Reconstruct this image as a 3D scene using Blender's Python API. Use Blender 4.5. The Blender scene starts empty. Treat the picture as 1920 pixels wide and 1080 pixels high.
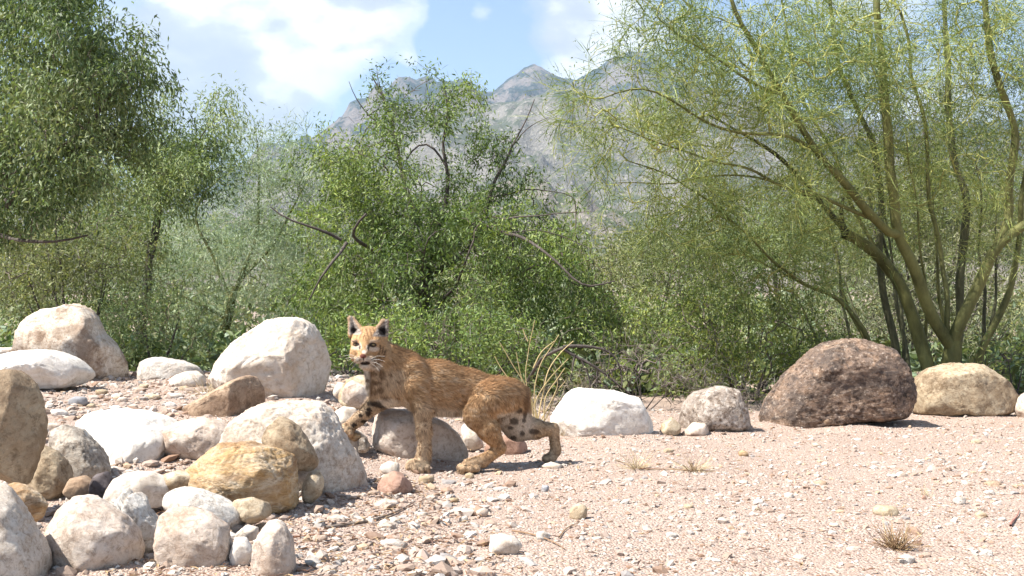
import bpy, bmesh, math, random
import numpy as np
from mathutils import Vector

S = bpy.context.scene
COL = S.collection
R = math.radians
RNG = np.random.default_rng(7)

# ------------------------------------------------------------------ camera
F = 2000.0                      # focal length in photograph pixels (1920 wide)
HC = 0.70                       # camera height
HY = 569.0                      # photograph row of the horizon
PITCH = math.atan((HY - 540.0) / F)
cam = bpy.data.cameras.new('camera')
cam.sensor_width = 36.0
cam.lens = 36.0 * F / 1920.0
cam.clip_start = 0.05
cam.clip_end = 30000.0
camo = bpy.data.objects.new('camera', cam)
COL.objects.link(camo)
camo.location = (0, 0, HC)
camo.rotation_euler = (R(90) + PITCH, 0, 0)
S.camera = camo

# ------------------------------------------------------------------ sun, sky, exposure
SUN_EL = R(54)
SUN_AZ = R(-112)                # measured from +Y (view direction), negative = left of the view
sdir = Vector((math.sin(SUN_AZ) * math.cos(SUN_EL), math.cos(SUN_AZ) * math.cos(SUN_EL), math.sin(SUN_EL)))
sl = bpy.data.lights.new('sun', 'SUN')
sl.energy = 5.0
sl.angle = R(0.53)
sl.color = (1.0, 0.955, 0.885)
so = bpy.data.objects.new('sun', sl)
COL.objects.link(so)
so.rotation_euler = (-sdir).to_track_quat('-Z', 'Y').to_euler()
so.location = (-20, -10, 30)

S.view_settings.view_transform = 'Standard'
S.view_settings.look = 'None'
S.view_settings.exposure = 1.45
S.view_settings.gamma = 1.0
S.view_settings.use_curve_mapping = False
S.render.engine = 'CYCLES'
S.cycles.use_denoising = True
S.cycles.max_bounces = 5
S.cycles.diffuse_bounces = 2
S.cycles.glossy_bounces = 2
S.cycles.transmission_bounces = 3
S.cycles.volume_bounces = 0
S.cycles.sample_clamp_indirect = 6.0


def nd(nt, typ, **kw):
    n = nt.nodes.new(typ)
    for k, v in kw.items():
        if k.startswith('i_'):
            n.inputs[k[2:].replace('_', ' ')].default_value = v
        else:
            setattr(n, k, v)
    return n


def vmath(nt, op, a, b=None):
    n = nt.nodes.new('ShaderNodeVectorMath')
    n.operation = op
    for i, x in enumerate((a, b)):
        if x is None:
            continue
        if isinstance(x, (tuple, list, Vector)):
            n.inputs[i].default_value = x
        else:
            nt.links.new(x, n.inputs[i])
    return n


def fmath(nt, op, a, b=None, clamp=False):
    n = nt.nodes.new('ShaderNodeMath')
    n.operation = op
    n.use_clamp = clamp
    for i, x in enumerate((a, b)):
        if x is None:
            continue
        if isinstance(x, (int, float)):
            n.inputs[i].default_value = x
        else:
            nt.links.new(x, n.inputs[i])
    return n.outputs[0]


def ramp(nt, fac, stops, interp='LINEAR'):
    n = nt.nodes.new('ShaderNodeValToRGB')
    n.color_ramp.interpolation = interp
    el = n.color_ramp.elements
    while len(el) < len(stops):
        el.new(0.5)
    for e, (p, c) in zip(el, stops):
        e.position = p
        e.color = (c[0], c[1], c[2], 1) if isinstance(c, (tuple, list)) else (c, c, c, 1)
    nt.links.new(fac, n.inputs[0])
    return n.outputs[0]


def mixc(nt, fac, a, b, blend='MIX'):
    n = nt.nodes.new('ShaderNodeMix')
    n.data_type = 'RGBA'
    n.blend_type = blend
    for i, x in ((0, fac), (6, a), (7, b)):
        if isinstance(x, (int, float)):
            n.inputs[i].default_value = x
        elif isinstance(x, (tuple, list)):
            n.inputs[i].default_value = (x[0], x[1], x[2], 1)
        else:
            nt.links.new(x, n.inputs[i])
    return n.outputs[2]


def raydir(px, py):
    """direction of a photograph pixel, scaled so that its y is 1"""
    x = (px - 960.0) / F
    v = (540.0 - py) / F
    y = math.cos(PITCH) - v * math.sin(PITCH)
    z = math.sin(PITCH) + v * math.cos(PITCH)
    return np.array((x / y, 1.0, z / y))


def at(px, py, d):
    return np.array((0, 0, HC)) + raydir(px, py) * d


# world: physical sky with broken cumulus
W = bpy.data.worlds.new('World')
S.world = W
W.use_nodes = True
nt = W.node_tree
nt.nodes.clear()
out = nd(nt, 'ShaderNodeOutputWorld')
sky = nd(nt, 'ShaderNodeTexSky', sky_type='NISHITA', sun_disc=False)
sky.sun_elevation = SUN_EL
sky.sun_rotation = SUN_AZ
sky.altitude = 800
sky.air_density = 1.0
sky.dust_density = 0.6
sky.ozone_density = 1.6
bg1 = nd(nt, 'ShaderNodeBackground')
bg1.inputs[1].default_value = 0.078
nt.links.new(sky.outputs[0], bg1.inputs[0])
tc = nd(nt, 'ShaderNodeTexCoord')
gen = tc.outputs['Generated']
sc_ = vmath(nt, 'MULTIPLY', gen, (1.0, 1.0, 1.9)).outputs[0]
wn = nd(nt, 'ShaderNodeTexNoise', i_Scale=3.4, i_Detail=9.0, i_Roughness=0.56, i_Distortion=0.15)
off = vmath(nt, 'ADD', sc_, (3.17, 0.62, 1.4)).outputs[0]
nt.links.new(off, wn.inputs['Vector'])
acc = wn.outputs['Fac']
# big cloud banks and gaps (directions on the sky)
BLOBS = [(430, 60, 0.15, 0.20), (560, 130, 0.11, 0.16), (300, 150, 0.12, 0.16), (430, 235, 0.09, 0.10), (690, 30, 0.07, 0.14),
         (1115, 50, 0.075, 0.24), (900, 30, 0.025, 0.10), (780, 20, 0.025, 0.10), (768, 108, 0.018, 0.12),
         (1700, 150, 0.16, 0.10), (880, 95, 0.10, -0.28), (930, 130, 0.06, -0.16), (720, 190, 0.05, -0.16), (640, 250, 0.05, -0.10)]
for px, py, rad, amp in BLOBS:
    d = Vector(raydir(px, py)).normalized()
    dist = nt.nodes.new('ShaderNodeVectorMath')
    dist.operation = 'DISTANCE'
    nt.links.new(gen, dist.inputs[0])
    dist.inputs[1].default_value = d
    t = nt.nodes.new('ShaderNodeMapRange')
    t.interpolation_type = 'SMOOTHSTEP'
    t.inputs['From Min'].default_value = 0.0
    t.inputs['From Max'].default_value = rad
    t.inputs['To Min'].default_value = amp
    t.inputs['To Max'].default_value = 0.0
    nt.links.new(dist.outputs['Value'], t.inputs['Value'])
    acc = fmath(nt, 'ADD', acc, t.outputs[0])
mask = ramp(nt, acc, [(0.50, 0.0), (0.555, 0.45), (0.66, 1.0)], 'EASE')
wn2 = nd(nt, 'ShaderNodeTexNoise', i_Scale=9.0, i_Detail=6.0, i_Roughness=0.5)
off2 = vmath(nt, 'ADD', sc_, (0.4, 3.1, 7.75)).outputs[0]
nt.links.new(off2, wn2.inputs['Vector'])
ccol = ramp(nt, wn2.outputs['Fac'], [(0.40, (0.33, 0.365, 0.42)), (0.48, (0.41, 0.44, 0.485)), (0.545, (0.66, 0.675, 0.69))])
bg2 = nd(nt, 'ShaderNodeBackground')
bg2.inputs[1].default_value = 0.70
nt.links.new(ccol, bg2.inputs[0])
mx = nd(nt, 'ShaderNodeMixShader')
nt.links.new(mask, mx.inputs[0])
nt.links.new(bg1.outputs[0], mx.inputs[1])
nt.links.new(bg2.outputs[0], mx.inputs[2])
nt.links.new(mx.outputs[0], out.inputs[0])

# ------------------------------------------------------------------ helpers
_perm = np.random.default_rng(3).permutation(256)
_perm = np.concatenate([_perm, _perm, _perm])
_grad = np.random.default_rng(4).normal(size=(256, 3))
_grad /= np.linalg.norm(_grad, axis=1)[:, None]


def noise3(p):
    p = np.asarray(p, float)
    i = np.floor(p).astype(int)
    f = p - i
    i &= 255
    u = f * f * f * (f * (f * 6 - 15) + 10)
    res = np.zeros(len(p))
    for dx in (0, 1):
        for dy in (0, 1):
            for dz in (0, 1):
                h = _perm[_perm[_perm[i[:, 0] + dx] + i[:, 1] + dy] + i[:, 2] + dz]
                g = _grad[h]
                dot = g[:, 0] * (f[:, 0] - dx) + g[:, 1] * (f[:, 1] - dy) + g[:, 2] * (f[:, 2] - dz)
                w = (u[:, 0] if dx else 1 - u[:, 0]) * (u[:, 1] if dy else 1 - u[:, 1]) * (u[:, 2] if dz else 1 - u[:, 2])
                res += w * dot
    return res * 1.6


def fbm(p, octv=4, gain=0.5, ridged=False):
    p = np.asarray(p, float)
    a, s = 1.0, np.zeros(len(p))
    for k in range(octv):
        n = noise3(p * (2.03 ** k) + 17.3 * k)
        s += a * ((1 - 2 * np.abs(n)) if ridged else n)
        a *= gain
    return s


def sstep(a, b, x):
    t = np.clip((np.asarray(x, float) - a) / (b - a), 0, 1)
    return t * t * (3 - 2 * t)


def mesh_obj(name, verts, faces, mat=None, parent=None, smooth=False, col=None, loc=None):
    """verts Nx3, faces MxK (K fixed) or list of arrays; links ONE mesh object"""
    me = bpy.data.meshes.new(name)
    verts = np.asarray(verts, np.float32)
    fl = faces if isinstance(faces, list) else [faces]
    fl = [np.asarray(f, np.int32) for f in fl if len(f)]
    tot = np.concatenate([np.full(len(f), f.shape[1], np.int32) for f in fl])
    idx = np.concatenate([f.ravel() for f in fl])
    me.vertices.add(len(verts))
    me.vertices.foreach_set('co', verts.ravel())
    me.loops.add(len(idx))
    me.loops.foreach_set('vertex_index', idx)
    me.polygons.add(len(tot))
    st = np.zeros(len(tot), np.int32)
    st[1:] = np.cumsum(tot)[:-1]
    me.polygons.foreach_set('loop_start', st)
    me.polygons.foreach_set('loop_total', tot)
    me.polygons.foreach_set('use_smooth', np.full(len(tot), bool(smooth)))
    me.update(calc_edges=True)
    if col is not None:
        ca = me.color_attributes.new('Col', 'FLOAT_COLOR', 'POINT')
        c4 = np.ones((len(verts), 4), np.float32)
        c4[:, :3] = col
        ca.data.foreach_set('color', c4.ravel())
    if mat is not None:
        me.materials.append(mat)
    o = bpy.data.objects.new(name, me)
    COL.objects.link(o)
    if loc is not None:
        o.location = loc
    if parent is not None:
        o.parent = parent
    return o


def empty(name, loc):
    o = bpy.data.objects.new(name, None)
    o.empty_display_size = 0.1
    o.location = loc
    COL.objects.link(o)
    return o


def tag(o, label=None, cat=None, group=None, kind=None):
    if label:
        o['label'] = label
    if cat:
        o['category'] = cat
    if group:
        o['group'] = group
    if kind:
        o['kind'] = kind
    return o


# ------------------------------------------------------------------ materials
def new_mat(name):
    m = bpy.data.materials.new(name)
    m.use_nodes = True
    t = m.node_tree
    b = t.nodes['Principled BSDF']
    b.inputs['Roughness'].default_value = 0.9
    b.inputs['Specular IOR Level'].default_value = 0.25
    return m, t, b


def rock_mat(name, base, alt, stain, stain_amt=0.5, speck=0.3, speck_scale=60.0, bump=0.5, stain_scale=5.0, band=0.0, light=None, streak=0.0):
    m, t, b = new_mat(name)
    tcn = nd(t, 'ShaderNodeTexCoord')
    oi = nd(t, 'ShaderNodeObjectInfo')
    ofs = vmath(t, 'SCALE', (13.0, 7.0, 5.0))
    t.links.new(oi.outputs['Random'], ofs.inputs['Scale'])
    co = vmath(t, 'ADD', tcn.outputs['Object'], ofs.outputs[0]).outputs[0]
    if band:
        co2 = vmath(t, 'MULTIPLY', co, (1.0, 1.0, 1.0 + band)).outputs[0]
    else:
        co2 = co
    n1 = nd(t, 'ShaderNodeTexNoise', i_Scale=10.0, i_Detail=10.0, i_Roughness=0.72, i_Distortion=0.25 if not streak else 1.2)
    t.links.new(co2, n1.inputs['Vector'])
    c = mixc(t, ramp(t, n1.outputs['Fac'], [(0.38, 0.0), (0.60, 1.0)]), base, alt)
    n2 = nd(t, 'ShaderNodeTexNoise', i_Scale=stain_scale, i_Detail=7.0, i_Roughness=0.62, i_Distortion=0.4)
    t.links.new(vmath(t, 'ADD', co2, (5.2, 1.3, 9.1)).outputs[0], n2.inputs['Vector'])
    sf = ramp(t, n2.outputs['Fac'], [(0.60 - 0.22 * stain_amt, 0.0), (0.72 - 0.22 * stain_amt, 1.0)])
    c = mixc(t, fmath(t, 'MULTIPLY', sf, min(1.0, 0.45 + 0.5 * stain_amt)), c, stain)
    n3 = nd(t, 'ShaderNodeTexNoise', i_Scale=speck_scale, i_Detail=4.0, i_Roughness=0.75)
    t.links.new(co, n3.inputs['Vector'])
    c = mixc(t, fmath(t, 'MULTIPLY', ramp(t, n3.outputs['Fac'], [(0.30, 1.0), (0.47, 0.0)]), speck), c, tuple(x * 0.30 for x in stain))
    lt = light or tuple(min(0.8, x * 1.35 + 0.05) for x in base)
    c = mixc(t, fmath(t, 'MULTIPLY', ramp(t, n3.outputs['Fac'], [(0.56, 0.0), (0.70, 1.0)]), speck * 0.8), c, lt)
    # hairline cracks
    vo = nd(t, 'ShaderNodeTexVoronoi', feature='DISTANCE_TO_EDGE', i_Scale=3.1)
    wv = nd(t, 'ShaderNodeTexNoise', i_Scale=5.0, i_Detail=5.0)
    t.links.new(co, wv.inputs['Vector'])
    t.links.new(vmath(t, 'ADD', co, vmath(t, 'SCALE', wv.outputs['Color']).outputs[0]).outputs[0], vo.inputs['Vector'])
    t.nodes[-2].inputs['Scale'].default_value = 0.5
    cr = ramp(t, vo.outputs['Distance'], [(0.0, 1.0), (0.012, 0.0)])
    c = mixc(t, fmath(t, 'MULTIPLY', cr, 0.10), c, tuple(x * 0.4 for x in stain))
    n5 = nd(t, 'ShaderNodeTexNoise', i_Scale=34.0, i_Detail=6.0, i_Roughness=0.75, i_Distortion=0.6)
    t.links.new(vmath(t, 'ADD', co2, (2.1, 8.3, 4.4)).outputs[0], n5.inputs['Vector'])
    c = mixc(t, min(1.0, 0.35 + 0.6 * speck), c, ramp(t, n5.outputs['Fac'], [(0.38, (0.40, 0.33, 0.27)), (0.47, (0.85, 0.81, 0.77)), (0.54, (1.0, 1.0, 1.0))]), 'MULTIPLY')
    n6 = nd(t, 'ShaderNodeTexNoise', i_Scale=3.2, i_Detail=6.0, i_Roughness=0.6, i_Distortion=0.8)
    t.links.new(vmath(t, 'ADD', co2, (7.1, 3.3, 0.4)).outputs[0], n6.inputs['Vector'])
    c = mixc(t, fmath(t, 'MULTIPLY', ramp(t, n6.outputs['Fac'], [(0.50, 0.0), (0.60, 1.0)]), 0.45), c, mixc(t, 0.5, alt, stain))
    t.links.new(c, b.inputs['Base Color'])
    b.inputs['Roughness'].default_value = 0.88
    n4 = nd(t, 'ShaderNodeTexNoise', i_Scale=26.0, i_Detail=10.0, i_Roughness=0.78)
    t.links.new(co2, n4.inputs['Vector'])
    h = fmath(t, 'ADD', n4.outputs['Fac'], fmath(t, 'MULTIPLY', n1.outputs['Fac'], 1.2))
    h = fmath(t, 'SUBTRACT', h, fmath(t, 'MULTIPLY', cr, 0.06))
    bp = nd(t, 'ShaderNodeBump', i_Strength=min(1.0, bump), i_Distance=0.011)
    t.links.new(h, bp.inputs['Height'])
    t.links.new(bp.outputs[0], b.inputs['Normal'])
    return m


def attr_mat(name, rough=0.9, transl=0.0, noise_amt=0.0, noise_scale=40.0, spec=0.2, bump=0.0):
    m, t, b = new_mat(name)
    a = nd(t, 'ShaderNodeAttribute', attribute_name='Col')
    c = a.outputs['Color']
    if noise_amt:
        tcn = nd(t, 'ShaderNodeTexCoord')
        n = nd(t, 'ShaderNodeTexNoise', i_Scale=noise_scale, i_Detail=5.0, i_Roughness=0.7)
        t.links.new(tcn.outputs['Object'], n.inputs['Vector'])
        c = mixc(t, noise_amt, c, ramp(t, n.outputs['Fac'], [(0.3, 0.25), (0.7, 1.0)]), 'MULTIPLY')
        if bump:
            bp = nd(t, 'ShaderNodeBump', i_Strength=bump, i_Distance=0.01)
            t.links.new(n.outputs['Fac'], bp.inputs['Height'])
            t.links.new(bp.outputs[0], b.inputs['Normal'])
    t.links.new(c, b.inputs['Base Color'])
    b.inputs['Roughness'].default_value = rough
    b.inputs['Specular IOR Level'].default_value = spec
    if transl:
        tr = nd(t, 'ShaderNodeBsdfTranslucent')
        t.links.new(mixc(t, 1.0, c, (1.0, 1.0, 0.55), 'MULTIPLY'), tr.inputs[0])
        mxs = nd(t, 'ShaderNodeMixShader')
        mxs.inputs[0].default_value = transl
        t.links.new(b.outputs[0], mxs.inputs[1])
        t.links.new(tr.outputs[0], mxs.inputs[2])
        t.links.new(mxs.outputs[0], t.nodes['Material Output'].inputs[0])
    return m


def bark_mat(name, c1, c2, scale=30.0, rough=0.9):
    m, t, b = new_mat(name)
    tcn = nd(t, 'ShaderNodeTexCoord')
    n = nd(t, 'ShaderNodeTexNoise', i_Scale=scale, i_Detail=7.0, i_Roughness=0.7)
    t.links.new(vmath(t, 'MULTIPLY', tcn.outputs['Object'], (1, 1, 0.35)).outputs[0], n.inputs['Vector'])
    n2 = nd(t, 'ShaderNodeTexNoise', i_Scale=2.5, i_Detail=4.0)
    t.links.new(tcn.outputs['Object'], n2.inputs['Vector'])
    f = fmath(t, 'ADD', fmath(t, 'MULTIPLY', n.outputs['Fac'], 0.6), fmath(t, 'MULTIPLY', n2.outputs['Fac'], 0.5))
    t.links.new(ramp(t, f, [(0.40, c1), (0.68, c2)]), b.inputs['Base Color'])
    bp = nd(t, 'ShaderNodeBump', i_Strength=0.6, i_Distance=0.02)
    t.links.new(n.outputs['Fac'], bp.inputs['Height'])
    t.links.new(bp.outputs[0], b.inputs['Normal'])
    b.inputs['Roughness'].default_value = rough
    return m
# ------------------------------------------------------------------ the ground
PY = np.array([0, 2.6, 3.4, 4.0, 4.6, 5.5, 6.5, 7.5, 9.0, 11.0, 14.0])
PZ = np.array([0, 0.0, 0.02, 0.06, 0.11, 0.17, 0.225, 0.22, 0.05, -0.1, -0.1])
RY = np.array([0, 6.6, 8.5, 11.0, 14.0])
RZ = np.array([0, 0.0, -0.08, -0.1, -0.1])


def ground_h(x, y, fine=True):
    x = np.atleast_1d(np.asarray(x, float))
    y = np.atleast_1d(np.asarray(y, float))
    m = sstep(-0.15, -1.25, x)
    m2 = m * (1 - 0.0 * y)
    z = np.interp(y, PY, PZ) * m2 + np.interp(y, RY, RZ) * (1 - m2)
    r = np.hypot(x, y)
    z = z + np.clip(r - 60, 0, None) * 0.012 * sstep(60, 300, r)
    p = np.stack([x, y, np.zeros_like(x)], 1)
    if fine:
        z = z + 0.010 * fbm(p * 2.2, 3) * sstep(1, 2.5, r) + 0.12 * noise3(p * 0.12 + 5.5) * sstep(12, 40, r)
    return z


def ground_hit(px, py):
    d = raydir(px, py)
    lo, hi = 1.0, 40.0
    ys = np.linspace(lo, hi, 3000)
    gap = HC + d[2] * ys - ground_h(d[0] * ys, ys)
    k = np.argmax(gap < 0)
    return float(ys[k]) if gap.min() < 0 else hi


r1 = np.concatenate([np.geomspace(0.4, 1.9, 24), np.geomspace(1.95, 8.0, 190), np.geomspace(8.15, 13.0, 26)])
r2 = np.geomspace(13.4, 9000.0, 95)
rr = np.concatenate([r1, r2])
aa = np.concatenate([np.linspace(-180, -46, 40)[:-1], np.linspace(-46, 46, 330), np.linspace(46, 180, 40)[1:-1]])
aa = np.radians(aa)
A, Rr = np.meshgrid(aa, rr)
gx, gy = (np.sin(A) * Rr).ravel(), (np.cos(A) * Rr).ravel()
gz = ground_h(gx, gy)
na, nr = len(aa), len(rr)
ii = np.arange(nr - 1)[:, None] * na
jj = np.arange(na)[None, :]
j2 = (jj + 1) % na
q = np.stack([ii + jj, ii + j2, ii + na + j2, ii + na + jj], -1).reshape(-1, 4)[:, ::-1]
gv = np.stack([gx, gy, gz], 1)
cv = np.array([[0, 0, float(ground_h(0, 0)[0])]])
tri = np.stack([np.full(na, len(gv)), np.arange(na), (np.arange(na) + 1) % na], 1)[:, ::-1]
gm, t, b = new_mat('desert_gravel')
tcn = nd(t, 'ShaderNodeTexCoord')
co = tcn.outputs['Object']
n1 = nd(t, 'ShaderNodeTexNoise', i_Scale=1.6, i_Detail=8.0, i_Roughness=0.65)
t.links.new(co, n1.inputs['Vector'])
n2 = nd(t, 'ShaderNodeTexNoise', i_Scale=95.0, i_Detail=5.0, i_Roughness=0.7)
t.links.new(co, n2.inputs['Vector'])
v1 = nd(t, 'ShaderNodeTexVoronoi', i_Scale=120.0)
t.links.new(co, v1.inputs['Vector'])
c = ramp(t, n1.outputs['Fac'], [(0.34, (0.31, 0.215, 0.165)), (0.52, (0.395, 0.29, 0.232)), (0.68, (0.45, 0.35, 0.29))])
hs = nd(t, 'ShaderNodeSeparateColor')
t.links.new(v1.outputs['Color'], hs.inputs[0])
c = mixc(t, 0.7, c, ramp(t, hs.outputs[0], [(0.0, (0.24, 0.16, 0.12)), (0.35, (0.385, 0.285, 0.228)), (0.75, (0.46, 0.375, 0.315)), (1.0, (0.34, 0.255, 0.21))]))
c = mixc(t, fmath(t, 'MULTIPLY', ramp(t, n2.outputs['Fac'], [(0.30, 1.0), (0.45, 0.0)]), 0.5), c, (0.20, 0.14, 0.10))
t.links.new(c, b.inputs['Base Color'])
hh = fmath(t, 'SUBTRACT', fmath(t, 'MULTIPLY', n2.outputs['Fac'], 0.5), v1.outputs['Distance'])
bp = nd(t, 'ShaderNodeBump', i_Strength=0.8, i_Distance=0.012)
t.links.new(hh, bp.inputs['Height'])
t.links.new(bp.outputs[0], b.inputs['Normal'])
ground = mesh_obj('ground', np.concatenate([gv, cv]), [q, tri], gm, smooth=True)
tag(ground, kind='structure')

# ------------------------------------------------------------------ mountains
def profile(pts):
    pts = np.array(pts, float)
    az = np.arctan((pts[:, 0] - 960) / F)
    el = (HY - pts[:, 1]) / F * np.cos(az)
    return az, el


BACK = profile([(-900, 420), (-300, 400), (0, 380), (200, 372), (330, 345), (420, 338), (500, 300), (560, 276), (600, 256), (640, 224), (655, 199), (690, 191), (725, 178), (745, 164),
                (768, 161), (778, 169), (800, 158), (850, 166), (880, 172), (905, 182), (925, 175), (960, 151), (985, 134), (1003, 126), (1025, 133), (1045, 139),
                (1080, 152), (1120, 140), (1150, 112), (1175, 97), (1197, 92), (1225, 101), (1260, 126), (1330, 170), (1420, 185), (1500, 225), (1650, 250), (1800, 235),
                (1920, 225), (2100, 290), (2600, 360), (3200, 420)])
FRONT = profile([(-900, 470), (0, 440), (300, 410), (480, 350), (600, 300), (680, 262), (740, 240), (800, 222), (860, 214), (915, 206), (960, 196), (1010, 180), (1050, 164), (1090, 166),
                 (1130, 172), (1250, 205), (1400, 262), (1600, 300), (1920, 335), (2600, 430), (3200, 470)])
HILL = profile([(-900, 500), (0, 478), (300, 452), (500, 425), (650, 405), (780, 390), (900, 372), (960, 352), (1000, 336), (1020, 338), (1045, 372), (1075, 370), (1095, 358), (1110, 388), (1200, 410), (1400, 420),
                (1600, 432), (1920, 425), (2600, 480), (3200, 500)])


def mountain(name, prof, R0, wf, wb, amp, mat, nA, nR, seed, jag):
    az = np.linspace(R(-40), R(40), nA)
    rad = np.concatenate([np.linspace(R0 - wf, R0, nR)[:-1], np.linspace(R0, R0 + wb, max(8, nR // 4))])
    A, Q = np.meshgrid(az, rad)
    a, r_ = A.ravel(), Q.ravel()
    crest = np.interp(a, prof[0], prof[1]) * R0
    t = np.where(r_ < R0, (r_ - (R0 - wf)) / wf, 1 - (r_ - R0) / wb)
    x, y = np.sin(a) * r_, np.cos(a) * r_
    p = np.stack([x, y, np.zeros_like(x)], 1)
    base = 30.0
    s = t ** 1.12
    nz = fbm(p / (0.17 * R0) + seed, 6, 0.55, ridged=True) - 0.5
    n2 = fbm(p / (0.035 * R0) + seed * 2, 5, 0.6)
    sp = 4 * t * (1 - t)
    z = base + (crest - base) * s + amp * nz * (0.12 + 0.88 * sp) * crest.max() * 0.42 * (0.35 + 0.65 * crest / crest.max()) + jag * R0 * 0.004 * n2 * (0.6 + sp)
    z = np.where(t <= 0, -5, z)
    nA_, nR_ = len(az), len(rad)
    i0 = np.arange(nR_ - 1)[:, None] * nA_
    j0 = np.arange(nA_ - 1)[None, :]
    qd = np.stack([i0 + j0, i0 + j0 + 1, i0 + nA_ + j0 + 1, i0 + nA_ + j0], -1).reshape(-1, 4)
    o = mesh_obj(name, np.stack([x, y, z], 1), qd[:, ::-1], mat, smooth=True)
    tag(o, kind='structure')
    return o


def mount_mat(name, rock, rock2, green, gscale, gbias, boulder=0.5, bscale=0.05, bumpd=12.0):
    m, t, b = new_mat(name)
    tcn = nd(t, 'ShaderNodeTexCoord')
    co = tcn.outputs['Object']
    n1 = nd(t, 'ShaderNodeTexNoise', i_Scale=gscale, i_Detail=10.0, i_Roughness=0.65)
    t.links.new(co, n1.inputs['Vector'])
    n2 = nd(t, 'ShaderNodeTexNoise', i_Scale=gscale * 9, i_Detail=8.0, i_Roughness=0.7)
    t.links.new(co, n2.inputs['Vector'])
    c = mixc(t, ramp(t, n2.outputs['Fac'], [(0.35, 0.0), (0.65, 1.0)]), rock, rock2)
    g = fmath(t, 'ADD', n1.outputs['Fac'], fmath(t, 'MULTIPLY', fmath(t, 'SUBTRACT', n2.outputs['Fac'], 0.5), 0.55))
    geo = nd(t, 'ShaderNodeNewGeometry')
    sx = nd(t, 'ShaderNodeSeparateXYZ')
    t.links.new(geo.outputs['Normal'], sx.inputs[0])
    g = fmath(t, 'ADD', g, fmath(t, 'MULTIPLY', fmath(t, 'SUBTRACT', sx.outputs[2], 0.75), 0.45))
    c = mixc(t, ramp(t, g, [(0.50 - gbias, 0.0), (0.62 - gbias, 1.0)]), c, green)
    v = nd(t, 'ShaderNodeTexVoronoi', i_Scale=bscale)
    t.links.new(co, v.inputs['Vector'])
    bl = fmath(t, 'MULTIPLY', ramp(t, v.outputs['Distance'], [(0.16, 1.0), (0.30, 0.0)]), boulder)
    c = mixc(t, bl, c, tuple(min(0.6, x * 1.5) for x in rock2))
    t.links.new(c, b.inputs['Base Color'])
    bp = nd(t, 'ShaderNodeBump', i_Strength=0.9, i_Distance=bumpd)
    t.links.new(fmath(t, 'ADD', n2.outputs['Fac'], fmath(t, 'MULTIPLY', bl, 0.4)), bp.inputs['Height'])
    t.links.new(bp.outputs[0], b.inputs['Normal'])
    return m


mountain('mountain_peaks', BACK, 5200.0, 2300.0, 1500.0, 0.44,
         mount_mat('peak_rock', (0.17, 0.145, 0.135), (0.27, 0.23, 0.21), (0.022, 0.042, 0.042), 0.0055, 0.08, 0.15, 0.03, 40.0), 430, 90, 3.3, 1.6)  # plant green of the peaks, darkened in colour to stand in for cloud shadow
mountain('mountain_slope', FRONT, 3000.0, 1400.0, 700.0, 0.34,
         mount_mat('slope_rock', (0.19, 0.175, 0.155), (0.29, 0.27, 0.24), (0.095, 0.108, 0.072), 0.011, 0.03, 0.55, 0.06, 18.0), 400, 90, 9.1, 1.0)
mountain('foothill', HILL, 1500.0, 800.0, 300.0, 0.28,
         mount_mat('hill_rock', (0.22, 0.19, 0.16), (0.31, 0.275, 0.24), (0.085, 0.105, 0.055), 0.022, 0.05, 0.6, 0.11, 9.0), 360, 80, 5.7, 1.5)
# ------------------------------------------------------------------ rocks
_ico = {}
STONES = []


def ico(n):
    if n not in _ico:
        bm = bmesh.new()
        bmesh.ops.create_icosphere(bm, subdivisions=n, radius=1.0)
        v = np.array([x.co[:] for x in bm.verts])
        f = np.array([[a.index for a in x.verts] for x in bm.faces])
        bm.free()
        _ico[n] = (v, f)
    return _ico[n]


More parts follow.
